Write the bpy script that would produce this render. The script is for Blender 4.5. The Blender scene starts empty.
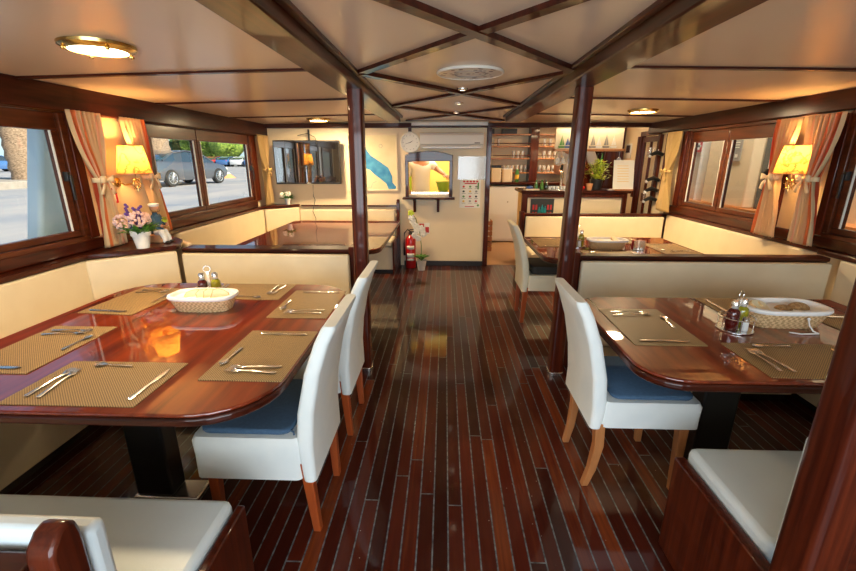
import bpy, bmesh, math, random
from mathutils import Vector, Matrix
random.seed(7)
PI = math.pi
S = bpy.context.scene
COL = S.collection

# ------------------------------------------------------------------ camera, world, sun, exposure
cam_d = bpy.data.cameras.new('camera'); cam = bpy.data.objects.new('camera', cam_d); COL.objects.link(cam)
cam.location = (0, 0, 1.5)
cam.rotation_euler = (math.radians(90) - math.atan(126.5/425), 0, math.atan(17/math.hypot(425, 126.5)))
cam_d.sensor_width = 36; cam_d.lens = 425/856*36; cam_d.clip_start = 0.02
S.camera = cam
S.view_settings.view_transform = 'Standard'; S.view_settings.look = 'None'
S.view_settings.gamma = 1; S.view_settings.use_curve_mapping = False
S.view_settings.exposure = 0.85
S.cycles.use_denoising = True
S.cycles.max_bounces = 10; S.cycles.diffuse_bounces = 5; S.cycles.glossy_bounces = 5
S.cycles.transparent_max_bounces = 12; S.cycles.sample_clamp_indirect = 4.0
S.cycles.caustics_reflective = False; S.cycles.caustics_refractive = False

w = bpy.data.worlds.new('sky'); S.world = w; w.use_nodes = True
nt = w.node_tree; nt.nodes.clear()
wo = nt.nodes.new('ShaderNodeOutputWorld'); bg = nt.nodes.new('ShaderNodeBackground'); sk = nt.nodes.new('ShaderNodeTexSky')
sk.sky_type = 'HOSEK_WILKIE'; sk.sun_direction = (0.75, -0.35, 0.55); sk.turbidity = 3.0
bg.inputs[1].default_value = 3.2
nt.links.new(sk.outputs[0], bg.inputs[0]); nt.links.new(bg.outputs[0], wo.inputs[0])
sd = bpy.data.lights.new('sun', 'SUN'); sd.energy = 6.5; sd.color = (1, .86, .68); sd.angle = .02
sun = bpy.data.objects.new('sun', sd); COL.objects.link(sun)
sun.rotation_euler = Vector((0.75, -0.35, 0.55)).to_track_quat('Z', 'Y').to_euler(); sun.location = (8, -6, 9)
def area(name, loc, rot, sx, sy, e, col, portal=False):
    l = bpy.data.lights.new(name, 'AREA'); l.shape = 'RECTANGLE'; l.size = sx; l.size_y = sy
    l.energy = e; l.color = col
    if portal: l.cycles.is_portal = True
    o = bpy.data.objects.new(name, l); COL.objects.link(o); o.location = loc; o.rotation_euler = rot
    return o
area('stern_daylight', (0, -1.75, 1.25), (PI/2, 0, 0), 3.6, 1.3, 75, (.80, .91, 1.0))

# ------------------------------------------------------------------ materials
M = {}
def base(name, col, rough=.5, metal=0, spec=.5, coat=0, coat_r=.05, trans=0, alpha=1, emis=None, es=0, sheen=0, sss=0):
    m = bpy.data.materials.new(name); m.use_nodes = True
    b = m.node_tree.nodes['Principled BSDF']; i = b.inputs
    i['Base Color'].default_value = (*col, 1); i['Roughness'].default_value = rough
    i['Metallic'].default_value = metal; i['Specular IOR Level'].default_value = spec
    i['Coat Weight'].default_value = coat; i['Coat Roughness'].default_value = coat_r
    i['Transmission Weight'].default_value = trans; i['Alpha'].default_value = alpha
    i['Sheen Weight'].default_value = sheen
    if emis: i['Emission Color'].default_value = (*emis, 1); i['Emission Strength'].default_value = es
    M[name] = m
    return m
def N(m, t, **kw):
    n = m.node_tree.nodes.new(t)
    for k, v in kw.items():
        if hasattr(n, k) and k not in ('Scale',): setattr(n, k, v)
        else: n.inputs[k].default_value = v
    return n
def Lk(m, a, b): m.node_tree.links.new(a, b)
def ramp(m, fac, stops, interp='LINEAR'):
    r = m.node_tree.nodes.new('ShaderNodeValToRGB'); r.color_ramp.interpolation = interp
    e = r.color_ramp.elements
    while len(e) < len(stops): e.new(.5)
    for k, (p, c) in enumerate(stops): e[k].position = p; e[k].color = (*c, 1)
    Lk(m, fac, r.inputs[0]); return r
def B(m): return m.node_tree.nodes['Principled BSDF']
def noisy(name, c1, c2, scale=(5, 5, 5), rough=.5, nscale=3, bump=0, bscale=60, detail=4, **kw):
    m = base(name, c1, rough, **kw)
    tc = N(m, 'ShaderNodeTexCoord'); mp = N(m, 'ShaderNodeMapping'); mp.inputs['Scale'].default_value = scale
    Lk(m, tc.outputs['Object'], mp.inputs[0])
    no = N(m, 'ShaderNodeTexNoise', Scale=nscale, Detail=detail); Lk(m, mp.outputs[0], no.inputs['Vector'])
    r = ramp(m, no.outputs['Fac'], [(.3, c1), (.7, c2)]); Lk(m, r.outputs[0], B(m).inputs['Base Color'])
    if bump:
        n2 = N(m, 'ShaderNodeTexNoise', Scale=bscale, Detail=3); Lk(m, tc.outputs['Object'], n2.inputs['Vector'])
        bu = N(m, 'ShaderNodeBump', Strength=bump); bu.inputs['Distance'].default_value = .004
        Lk(m, n2.outputs['Fac'], bu.inputs['Height']); Lk(m, bu.outputs[0], B(m).inputs['Normal'])
    return m
noisy('wood_y', (.020, .0035, .0015), (.075, .012, .004), (9, .7, 9), .4, 4, spec=.12, coat=.5, coat_r=.06)
noisy('wood_x', (.020, .0035, .0015), (.075, .012, .004), (.7, 9, 9), .4, 4, spec=.12, coat=.5, coat_r=.06)
noisy('wood_z', (.036, .005, .002), (.105, .017, .005), (14, 14, .6), .4, 4, spec=.12, coat=.5, coat_r=.07)
noisy('wood_header', (.020, .0035, .0015), (.060, .010, .0035), (9, .7, 9), .45, 4, spec=.1, coat=.18, coat_r=.2)
noisy('wood_window', (.055, .013, .004), (.11, .026, .008), (9, 1, 9), .4, 4, spec=.15, coat=.5, coat_r=.2)
noisy('table_wood', (.085, .008, .002), (.26, .034, .005), (7, .5, 7), .4, 3, spec=.1, coat=1, coat_r=.02)
noisy('table_wood_x', (.15, .024, .006), (.36, .075, .014), (.6, 9, 9), .3, 5, coat=1, coat_r=.025)
noisy('leg_red', (.30, .050, .010), (.42, .085, .016), (9, 9, 1), .4, 4, coat=.5, coat_r=.2)
noisy('leg_tan', (.40, .150, .045), (.52, .21, .07), (9, 9, 1), .4, 4, coat=.5, coat_r=.2)
noisy('cream_leather', (.74, .62, .42), (.78, .67, .47), (3, 3, 3), .42, 2, bump=.10, bscale=220)
noisy('white_leather', (.66, .75, .78), (.71, .79, .81), (3, 3, 3), .38, 2, bump=.10, bscale=220)
noisy('wall_cream', (.82, .66, .42), (.85, .69, .45), (2, 2, 2), .45, 2)
noisy('ceiling_panel', (.78, .64, .49), (.81, .66, .51), (1, 1, 1), .26, 2, spec=.5)
noisy('chair_cover', (.74, .78, .76), (.80, .83, .80), (3, 3, 3), .8, 3, bump=.35, bscale=14)
noisy('chair_cover_cream', (.76, .70, .52), (.80, .74, .56), (3, 3, 3), .8, 3, bump=.35, bscale=14)
noisy('blue_pad', (.055, .115, .20), (.07, .14, .24), (9, 9, 9), .9, 9, bump=.5, bscale=400)
noisy('black_pad', (.02, .02, .018), (.03, .03, .026), (9, 9, 9), .8, 9)
base('black_metal', (.012, .012, .012), .35); base('black_gloss', (.008, .008, .009), .04, coat=1, coat_r=.02)
base('black_plastic', (.015, .015, .015), .4); base('steel', (.92, .91, .88), .24, metal=1)
base('brass', (.70, .48, .16), .25, metal=1); base('white_plastic', (.80, .78, .70), .35)
base('white_enamel', (.82, .84, .84), .3); base('ceramic', (.82, .82, .80), .25); base('paper', (.88, .84, .74), .7)
base('red', (.55, .012, .012), .3, coat=.5); base('dark_line', (.015, .008, .006), .5)
base('red_print', (.55, .03, .03), .6); base('grey_print', (.30, .28, .25), .6); base('blue_print', (.05, .12, .35), .6)
base('green_print', (.12, .30, .06), .6); base('yellow_print', (.8, .5, .06), .6); base('black_print', (.03, .03, .03), .6)
base('teal_bottle', (.02, .30, .33), .3)
base('outline_dark', (.02, .012, .008), .5)
noisy('curtain', (.80, .62, .36), (.88, .70, .44), (4, 4, 2), .75, 4)
noisy('curtain_gold', (.62, .40, .13), (.70, .47, .18), (4, 4, 2), .75, 4)
noisy('cloth_white', (.86, .84, .80), (.9, .88, .85), (9, 9, 9), .9, 5, bump=.3, bscale=50)
noisy('bread', (.62, .38, .14), (.78, .56, .28), (9, 9, 9), .8, 5, bump=.5, bscale=80)
noisy('bread_dark', (.22, .10, .03), (.55, .36, .16), (22, 22, 22), .8, 5, bump=.5, bscale=80)
noisy('crumb', (.86, .72, .42), (.9, .78, .5), (9, 9, 9), .9, 5, bump=.5, bscale=80)
noisy('leaf', (.05, .16, .02), (.12, .30, .04), (9, 9, 9), .5, 5); noisy('leaf_lime', (.55, .68, .03), (.78, .86, .10), (9, 9, 9), .5, 5)
base('stem_green', (.10, .22, .04), .5); base('petal_pink', (.80, .55, .50), .6); base('petal_white', (.90, .87, .78), .6)
base('petal_purple', (.14, .06, .30), .6); base('petal_yellow', (.7, .5, .08), .6); base('skin', (.50, .25, .15), .55, spec=.4)
base('hair', (.03, .018, .012), .6); base('shirt', (.80, .78, .74), .8); base('trousers_dark', (.03, .035, .05), .8)
base('denim', (.06, .14, .24), .8); base('soil', (.03, .018, .01), .9); base('tan_floor', (.50, .30, .16), .5)
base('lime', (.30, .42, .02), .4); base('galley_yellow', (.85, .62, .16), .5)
noisy('terracotta', (.62, .30, .13), (.7, .36, .16), (5, 5, 5), .7, 3)
noisy('cardboard', (.40, .22, .10), (.46, .27, .13), (5, 5, 5), .8, 3)
noisy('stone_pot', (.55, .50, .42), (.62, .56, .48), (9, 9, 9), .8, 5)
base('vinegar', (.10, .006, .004), .05, coat=1, trans=.3); base('oil', (.45, .42, .02), .05, coat=1, trans=.4)
base('bottle_dark', (.02, .03, .015), .08, coat=1); base('bottle_green', (.05, .20, .05), .08, coat=1)
base('diffuser', (1, .9, .7), .5, emis=(1, .84, .55), es=14)
base('spot_glow', (1, .9, .7), .5, emis=(1, .86, .62), es=3)
base('bulb', (1, .8, .5), .5, emis=(1, .60, .22), es=14)
for q_, v_ in (('black_gloss', 2.4), ('table_wood', 1.75), ('table_wood_x', 1.75)): B(M[q_]).inputs['Coat IOR'].default_value = v_
# lampshade: thin translucent parchment with map-like marks
def shade_mat():
    m = bpy.data.materials.new('lamp_shade'); m.use_nodes = True; t = m.node_tree; t.nodes.clear(); M['lamp_shade'] = m
    tc = N(m, 'ShaderNodeTexCoord'); no = N(m, 'ShaderNodeTexNoise', Scale=11.0, Detail=5.0); Lk(m, tc.outputs['Object'], no.inputs['Vector'])
    r = ramp(m, no.outputs['Fac'], [(.44, (.66, .43, .12)), (.49, (.26, .12, .03)), (.53, (.68, .44, .13)), (1, (.60, .38, .10))])
    d = N(m, 'ShaderNodeBsdfDiffuse'); tr = N(m, 'ShaderNodeBsdfTranslucent'); mx = N(m, 'ShaderNodeMixShader'); mx.inputs[0].default_value = .45
    Lk(m, r.outputs[0], d.inputs[0]); Lk(m, r.outputs[0], tr.inputs[0])
    o = N(m, 'ShaderNodeOutputMaterial'); Lk(m, d.outputs[0], mx.inputs[1]); Lk(m, tr.outputs[0], mx.inputs[2]); Lk(m, mx.outputs[0], o.inputs[0])
shade_mat()
def pane_mat(name, tint, ior=1.45, rough=0.0):
    m = bpy.data.materials.new(name); m.use_nodes = True; t = m.node_tree; t.nodes.clear(); M[name] = m
    fr = N(m, 'ShaderNodeFresnel', IOR=ior); tr = N(m, 'ShaderNodeBsdfTransparent'); tr.inputs[0].default_value = (*tint, 1)
    gl = N(m, 'ShaderNodeBsdfGlossy', Roughness=rough); mx = N(m, 'ShaderNodeMixShader'); o = N(m, 'ShaderNodeOutputMaterial')
    ge = N(m, 'ShaderNodeNewGeometry'); mu = N(m, 'ShaderNodeMath'); mu.operation = 'SUBTRACT'; mu.inputs[0].default_value = 1
    m3 = N(m, 'ShaderNodeMath'); m3.operation = 'MULTIPLY'; Lk(m, ge.outputs['Backfacing'], mu.inputs[1]); Lk(m, mu.outputs[0], m3.inputs[0]); Lk(m, fr.outputs[0], m3.inputs[1])
    Lk(m, m3.outputs[0], mx.inputs[0]); Lk(m, tr.outputs[0], mx.inputs[1]); Lk(m, gl.outputs[0], mx.inputs[2]); Lk(m, mx.outputs[0], o.inputs[0])
pane_mat('glass', (.93, .96, .96)); base('tumbler', (.85, .86, .84), .08, alpha=.34); pane_mat('plastic_sleeve', (.9, .88, .84), 1.9, .12)
def curtain_mat(name, stops):
    m = base(name, (.8, .6, .4), .8)
    uv = N(m, 'ShaderNodeTexCoord'); sp = N(m, 'ShaderNodeSeparateXYZ'); Lk(m, uv.outputs['UV'], sp.inputs[0])
    r = ramp(m, sp.outputs[0], stops, 'CONSTANT')
    Lk(m, r.outputs[0], B(m).inputs['Base Color'])
    t = N(m, 'ShaderNodeBsdfTranslucent'); Lk(m, r.outputs[0], t.inputs[0]); mx = N(m, 'ShaderNodeMixShader'); mx.inputs[0].default_value = .4
    o = m.node_tree.nodes['Material Output']; Lk(m, B(m).outputs[0], mx.inputs[1]); Lk(m, t.outputs[0], mx.inputs[2]); Lk(m, mx.outputs[0], o.inputs[0])
cr = (.84, .64, .36); og = (.80, .24, .07); rd = (.62, .09, .03); pk = (.86, .50, .30)
curtain_mat('curtain_striped', [(0, cr), (.20, pk), (.26, cr), (.46, pk), (.52, cr), (.62, og), (.68, cr), (.76, pk), (.82, og), (.90, rd), (.95, cr)])
curtain_mat('curtain_plain', [(0, (.66, .46, .18)), (.5, (.72, .52, .23))])
# floor planks running along the boat with grey caulk seams
def floor_mat():
    m = base('deck_planks', (.1, .02, .01), .4, spec=.1, coat=.65, coat_r=.07)
    tc = N(m, 'ShaderNodeTexCoord'); sp = N(m, 'ShaderNodeSeparateXYZ'); Lk(m, tc.outputs['Object'], sp.inputs[0])
    def mt(op, a, b=None):
        n = N(m, 'ShaderNodeMath'); n.operation = op
        for k, v in enumerate((a, b)):
            if v is None: continue
            if isinstance(v, (int, float)): n.inputs[k].default_value = v
            else: Lk(m, v, n.inputs[k])
        return n.outputs[0]
    u = mt('DIVIDE', mt('ADD', sp.outputs[0], 10.022), .0632); fl = mt('FLOOR', u); fr = mt('FRACT', u)
    wn = N(m, 'ShaderNodeTexWhiteNoise'); wn.noise_dimensions = '1D'; Lk(m, fl, wn.inputs['W'])
    yy = mt('ADD', mt('DIVIDE', sp.outputs[1], 1.9), mt('MULTIPLY', wn.outputs['Value'], 7.3)); fy = mt('FRACT', yy); iy = mt('FLOOR', yy)
    wn2 = N(m, 'ShaderNodeTexWhiteNoise'); wn2.noise_dimensions = '2D'
    cb = N(m, 'ShaderNodeCombineXYZ'); Lk(m, fl, cb.inputs[0]); Lk(m, iy, cb.inputs[1]); Lk(m, cb.outputs[0], wn2.inputs['Vector'])
    mp = N(m, 'ShaderNodeMapping'); mp.inputs['Scale'].default_value = (30, 1.6, 1); Lk(m, tc.outputs['Object'], mp.inputs[0])
    no = N(m, 'ShaderNodeTexNoise', Scale=2.0, Detail=6.0); Lk(m, mp.outputs[0], no.inputs['Vector'])
    v = mt('ADD', mt('MULTIPLY', wn2.outputs['Value'], .75), mt('MULTIPLY', no.outputs['Fac'], .35))
    c = ramp(m, v, [(0, (.018, .004, .003)), (.45, (.042, .0065, .003)), (.78, (.082, .012, .005)), (1, (.19, .042, .010))])
    seam = mt('MAXIMUM', mt('LESS_THAN', fr, .095), mt('MULTIPLY', mt('LESS_THAN', fy, .003), 1.0))
    n3 = N(m, 'ShaderNodeTexNoise', Scale=40.0, Detail=3.0); Lk(m, tc.outputs['Object'], n3.inputs['Vector'])
    sc = ramp(m, n3.outputs['Fac'], [(.25, (.03, .032, .032)), (.65, (.17, .19, .19))])
    n4 = N(m, 'ShaderNodeTexVoronoi', Scale=16.0); Lk(m, tc.outputs['Object'], n4.inputs['Vector'])
    spk = mt('LESS_THAN', n4.outputs['Distance'], .035)
    mx = N(m, 'ShaderNodeMixRGB'); Lk(m, seam, mx.inputs[0]); Lk(m, c.outputs[0], mx.inputs[1]); Lk(m, sc.outputs[0], mx.inputs[2])
    m2 = N(m, 'ShaderNodeMixRGB'); m2.inputs[2].default_value = (.30, .24, .20, 1)
    Lk(m, spk, m2.inputs[0]); Lk(m, mx.outputs[0], m2.inputs[1]); Lk(m, m2.outputs[0], B(m).inputs['Base Color'])
    bu = N(m, 'ShaderNodeBump', Strength=.25); bu.inputs['Distance'].default_value = .001; bu.invert = True
    n5 = N(m, 'ShaderNodeTexNoise', Scale=7.0, Detail=2.0); Lk(m, tc.outputs['Object'], n5.inputs['Vector'])
    Lk(m, mt('ADD', seam, mt('MULTIPLY', n5.outputs['Fac'], .8)), bu.inputs['Height'])
    Lk(m, bu.outputs[0], B(m).inputs['Normal']); Lk(m, bu.outputs[0], B(m).inputs['Coat Normal'])
floor_mat()
def weave_mat(name, c1, c2, s):
    m = base(name, c1, .5, spec=.3)
    tc = N(m, 'ShaderNodeTexCoord'); ch = N(m, 'ShaderNodeTexChecker', Scale=s); Lk(m, tc.outputs['Object'], ch.inputs['Vector'])
    ch.inputs['Color1'].default_value = (*c1, 1); ch.inputs['Color2'].default_value = (*c2, 1)
    Lk(m, ch.outputs['Color'], B(m).inputs['Base Color'])
    bu = N(m, 'ShaderNodeBump', Strength=.3); bu.inputs['Distance'].default_value = .001; Lk(m, ch.outputs['Fac'], bu.inputs['Height']); Lk(m, bu.outputs[0], B(m).inputs['Normal'])
weave_mat('placemat_weave', (.42, .27, .11), (.13, .08, .035), 230)
weave_mat('wicker', (.84, .60, .32), (.56, .35, .16), 90)
def map_mat():
    noisy('map_land', (.78, .66, .38), (.84, .74, .48), (2, 2, 2), .6, 3)
    noisy('map_sea', (.02, .20, .50), (.10, .42, .66), (3, 3, 3), .6, 3)
map_mat()
def rosette_mat():
    m = base('rosette', (.8, .75, .66), .25)
    tc = N(m, 'ShaderNodeTexCoord'); vo = N(m, 'ShaderNodeTexVoronoi', Scale=24.0); Lk(m, tc.outputs['Object'], vo.inputs['Vector'])
    r = ramp(m, vo.outputs['Distance'], [(0, (.28, .22, .22)), (.28, (.30, .24, .24)), (.34, (.80, .74, .64)), (1, (.84, .78, .68))])
    Lk(m, r.outputs[0], B(m).inputs['Base Color'])
rosette_mat()
noisy('asphalt', (.24, .27, .32), (.42, .40, .39), (.35, .12, 1), .9, 2)
noisy('kerb', (.30, .27, .23), (.38, .34, .30), (1, 1, 1), .9, 3)
noisy('palm_bark', (.10, .065, .04), (.42, .30, .20), (3, 3, 9), .9, 4, bump=1.0, bscale=12)
noisy('hedge', (.05, .13, .02), (.30, .40, .06), (1.2, 1.2, 1.2), .8, 3, bump=1.0, bscale=9)
noisy('hedge_dark', (.02, .06, .015), (.14, .22, .05), (1.2, 1.2, 1.2), .8, 3, bump=1.0, bscale=9)
base('car_grey', (.13, .14, .16), .25, coat=1, metal=.5); base('car_blue', (.05, .14, .35), .25, coat=1); base('car_red', (.45, .05, .04), .25, coat=1)
base('car_white', (.7, .72, .74), .25, coat=1); base('car_glass', (.03, .05, .07), .05, coat=1); base('tyre', (.02, .02, .02), .8)
base('tail_light', (.6, .01, .03), .2); base('hull_white', (.74, .86, .96), .35); base('ship_beige', (.55, .42, .28), .5)
base('ship_cream', (.80, .66, .46), .5); base('varnish_orange', (.55, .20, .06), .35, coat=.5); base('water', (.06, .12, .13), .1)
base('door_glazed', (.50, .42, .46), .25); base('grey_rope', (.35, .33, .30), .8)

# ------------------------------------------------------------------ mesh helpers
class MB:
    def __init__(s): s.b = bmesh.new(); s.mats = []; s.cur = 0
    def mat(s, name):
        if name not in s.mats: s.mats.append(name)
        s.cur = s.mats.index(name); return s
    def _f(s, vs):
        try: f = s.b.faces.new(vs); f.material_index = s.cur; return f
        except ValueError: return None
    def box(s, x0, x1, y0, y1, z0, z1):
        v = [s.b.verts.new(p) for p in ((x0, y0, z0), (x1, y0, z0), (x1, y1, z0), (x0, y1, z0), (x0, y0, z1), (x1, y0, z1), (x1, y1, z1), (x0, y1, z1))]
        for q in ((3, 2, 1, 0), (4, 5, 6, 7), (0, 1, 5, 4), (1, 2, 6, 5), (2, 3, 7, 6), (3, 0, 4, 7)): s._f([v[k] for k in q])
        return s
    def hexa(s, bot, top):
        v = [s.b.verts.new(p) for p in list(bot) + list(top)]; n = len(bot)
        s._f(v[:n][::-1]); s._f(v[n:])
        for k in range(n): s._f([v[k], v[(k+1) % n], v[n+(k+1) % n], v[n+k]])
        return s
    def prism(s, poly, z0, z1, ax='z'):
        f = {'z': lambda a, b, c: (a, b, c), 'x': lambda a, b, c: (c, a, b), 'y': lambda a, b, c: (a, c, b)}[ax]
        return s.hexa([f(a, b, z0) for a, b in poly], [f(a, b, z1) for a, b in poly])
    def loft(s, rings, cap0=True, cap1=True, closed=True):
        R = [[s.b.verts.new(p) for p in r] for r in rings]; n = len(R[0])
        for a, b in zip(R, R[1:]):
            for k in range(n if closed else n-1): s._f([a[k], a[(k+1) % n], b[(k+1) % n], b[k]])
        if cap0 and closed: s._f(R[0][::-1])
        if cap1 and closed: s._f(R[-1])
        return s
    def lathe(s, prof, c=(0, 0, 0), n=16, ax='z', sx=1, sy=1):
        rings = []
        for r, z in prof:
            r = max(r, .0004); q = []
            for k in range(n):
                a = 2*PI*k/n; p = (r*math.cos(a)*sx, r*math.sin(a)*sy, z)
                if ax == 'x': p = (p[2], p[0], p[1])
                if ax == 'y': p = (p[0], p[2], p[1])
                q.append((p[0]+c[0], p[1]+c[1], p[2]+c[2]))
            rings.append(q)
        return s.loft(rings)
    def tube(s, pts, r, n=8, flat=1):
        P = [Vector(p) for p in pts]; rs = r if isinstance(r, (list, tuple)) else [r]*len(P); rings = []
        up = Vector((0, 0, 1))
        for k, p in enumerate(P):
            t = (P[min(k+1, len(P)-1)] - P[max(k-1, 0)])
            t = t.normalized() if t.length > 1e-9 else Vector((0, 0, 1))
            a = t.cross(up)
            if a.length < .05: a = t.cross(Vector((1, 0, 0)))
            a.normalize(); b = a.cross(t)
            rings.append([tuple(p + (a*math.cos(2*PI*j/n) + b*math.sin(2*PI*j/n)*flat)*rs[k]) for j in range(n)])
        return s.loft(rings)
    def ring(s, c, R, r, n=24, m=8, ax='z'):
        rings = []
        for k in range(n+1):
            a = 2*PI*k/n; q = []
            for j in range(m):
                b = 2*PI*j/m; d = R + r*math.cos(b); p = (d*math.cos(a), d*math.sin(a), r*math.sin(b))
                if ax == 'x': p = (p[2], p[0], p[1])
                if ax == 'y': p = (p[0], p[2], p[1])
                q.append((p[0]+c[0], p[1]+c[1], p[2]+c[2]))
            rings.append(q)
        s.loft(rings, False, False); return s
    def ball(s, c, r, n=12, m=8, sx=1, sy=1, sz=1):
        return s.lathe([(r*math.sin(PI*k/m), -r*sz*math.cos(PI*k/m)) for k in range(m+1)], c, n, 'z', sx, sy)
    def leaf(s, c, d, L, W, curl=.3):
        d = Vector(d).normalized(); sd = d.cross(Vector((0, 0, 1)))
        if sd.length < .05: sd = Vector((1, 0, 0))
        sd.normalize(); up = sd.cross(d); c = Vector(c)
        a = s.b.verts.new(c); m1 = s.b.verts.new(c+d*L*.5+sd*W/2+up*L*curl*.3); m2 = s.b.verts.new(c+d*L*.5-sd*W/2+up*L*curl*.3)
        mm = s.b.verts.new(c+d*L*.5); e = s.b.verts.new(c+d*L-up*L*curl*.3)
        for q in ((a, m1, mm), (a, mm, m2), (m1, e, mm), (mm, e, m2)): s._f(q)
        return s
    def build(s, name, mat=None, parent=None, bevel=0, seg=2, sub=0, solid=0, loc=None):
        me = bpy.data.meshes.new(name)
        bmesh.ops.recalc_face_normals(s.b, faces=s.b.faces[:])
        s.b.to_mesh(me); s.b.free()
        for nm in (s.mats or [mat]): me.materials.append(M[nm])
        me.shade_smooth(); me.set_sharp_from_angle(angle=.65)
        o = bpy.data.objects.new(name, me); COL.objects.link(o)
        if loc: o.location = loc
        if parent: o.parent = parent
        if bevel:
            md = o.modifiers.new('bevel', 'BEVEL'); md.width = bevel; md.segments = seg; md.limit_method = 'ANGLE'; md.angle_limit = .6
        if solid:
            md = o.modifiers.new('solid', 'SOLIDIFY'); md.thickness = solid; md.offset = 0
        if sub:
            md = o.modifiers.new('sub', 'SUBSURF'); md.levels = sub; md.render_levels = sub
        return o
def tag(o, label, cat, group=None, kind=None):
    o['label'] = label; o['category'] = cat
    if group: o['group'] = group
    if kind: o['kind'] = kind
    return o
def thing(name, label, cat, loc=(0, 0, 0), rz=0, group=None):
    o = bpy.data.objects.new(name, None); COL.objects.link(o); o.empty_display_size = .05
    o.location = loc; o.rotation_euler = (0, 0, rz)
    return tag(o, label, cat, group)
def struct(o, label, cat): return tag(o, label, cat, kind='structure')
def sroot(name, label, cat): o = thing(name, label, cat); o['kind'] = 'structure'; return o
def dup(root, loc, rz, label, group=None):
    r = root.copy(); COL.objects.link(r); r.location = loc; r.rotation_euler = (0, 0, rz); r['label'] = label
    if group: r['group'] = group
    for ch in list(root.children):
        c = ch.copy(); COL.objects.link(c); c.parent = r
        for g in list(ch.children):
            d = g.copy(); COL.objects.link(d); d.parent = c
    return r
def rrect(x0, x1, y0, y1, r, n=6, corners=(1, 1, 1, 1)):
    out = []
    for k, (cx, cy, a0) in enumerate(((x0+r, y0+r, PI), (x1-r, y0+r, 1.5*PI), (x1-r, y1-r, 0), (x0+r, y1-r, .5*PI))):
        if corners[k]:
            for j in range(n+1):
                a = a0 + PI/2*j/n; out.append((cx+r*math.cos(a), cy+r*math.sin(a)))
        else: out.append(((x0, y0), (x1, y0), (x1, y1), (x0, y1))[k])
    return out

# ------------------------------------------------------------------ the room shell
XL, XR = -2.5, 2.75; YB = 6.08; YF = -1.8
b = MB(); b.box(XL-.05, XR+.05, YF, 6.14, -.05, 0)
struct(b.build('floor', 'deck_planks'), 'dark red varnished plank floor with grey caulked seams running down the saloon', 'floor')
b = MB(); b.box(XL-.05, XR+.6, 6.14, 8.4, -.05, 0.0)
struct(b.build('floor', 'tan_floor'), 'tan floor of the galley beyond the doorway', 'floor')
b = MB()   # cambered ceiling: flat centre, gently falling to both sides
def cz(x): return 1.985 - max(0, abs(x-.1)-.6)*.018
xs = [XL-.05, -1.5, -.5, .7, 1.6, XR+.05]
b.loft([[(x, y, cz(x)) for x in xs] + [(x, y, 2.1) for x in xs[::-1]] for y in (YF, 6.12)])
struct(b.build('ceiling', 'ceiling_panel'), 'glossy cream panelled saloon ceiling crossed by dark battens', 'ceiling')
b = MB(); b.box(-1.2, XR+1.2, 6.12, 8.4, 2.05, 2.1)
struct(b.build('ceiling', 'ceiling_panel'), 'cream ceiling over the galley and bar', 'ceiling')
# walls with openings
GZ0, GZ1 = 1.035, 1.675
def side_wall(name, x0, x1, holes, label, door=None, yend=6.14):
    b = MB(); y = YF
    for (a, c) in holes:
        b.box(x0, x1, y, a, 0, 2.0); b.box(x0, x1, a, c, 0, GZ0-.075); b.box(x0, x1, a, c, GZ1+.14, 2.0); y = c
    if door:
        b.box(x0, x1, y, door[0], 0, 2.0); b.box(x0, x1, door[0], door[1], 1.86, 2.0); y = door[1]
    b.box(x0, x1, y, yend, 0, 2.0)
    if yend > 6.2: b.box(x0, x1, 6.12, yend, 2.0, 2.06)
    struct(b.build(name, 'wall_cream'), label, 'wall')
LW = [(-1.3, .55), (1.05, 2.86), (3.60, 5.62)]; RW = [(-1.3, .55), (1.27, 3.16), (3.73, 5.14)]
side_wall('wall_left', XL-.05, XL, LW, 'cream left cabin wall with three windows onto the quay')
side_wall('wall_right', XR, XR+.05, RW, 'cream right cabin wall with windows and the side door', door=(5.82, 6.40), yend=6.45)
b = MB()   # back wall with the hatch opening; doorway to the right of x .61
HX0, HX1, HZ0, HZ1 = -.50, .06, 1.02, 1.47
b.box(XL, HX0, YB, YB+.06, 0, 2.0); b.box(HX1, .58, YB, YB+.06, 0, 2.0)
b.box(HX0, HX1, YB, YB+.06, 0, HZ0); b.box(HX0, HX1, YB, YB+.06, HZ1, 2.0)
struct(b.build('wall_back', 'wall_cream'), 'cream end wall with screen, sea chart and serving hatch', 'wall')
b = MB(); b.box(XL, -1.9, YF-.05, YF, 0, 2.0); b.box(1.9, XR, YF-.05, YF, 0, 2.0); b.box(-1.9, 1.9, YF-.05, YF, 1.92, 2.0); b.box(-1.9, 1.9, YF-.05, YF, 0, .55)
struct(b.build('wall_front', 'wall_cream'), 'cream stern wall with a wide opening behind the viewer', 'wall')
# galley and bar walls
b = MB(); b.box(-1.25, 4.1, 8.35, 8.42, 0, 2.1)
struct(b.build('wall_galley', 'wall_cream'), 'tan galley wall behind the bar shelves', 'wall')
b = MB(); b.box(XR, XR+.05, 6.45, 8.35, 0, 2.1)
struct(b.build('wall_bar', 'wall_cream'), 'cream side wall of the bar with switch plates', 'wall')
b = MB(); b.box(.50, .56, 6.14, 8.35, 0, 2.1); b.box(-1.25, -1.19, 6.14, 8.35, 0, 2.1); b.box(-1.19, .5, 7.5, 7.56, 0, 2.1)
struct(b.build('wall_kitchen', 'galley_yellow'), 'yellow-lit kitchen walls seen through the hatch', 'wall')
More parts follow.
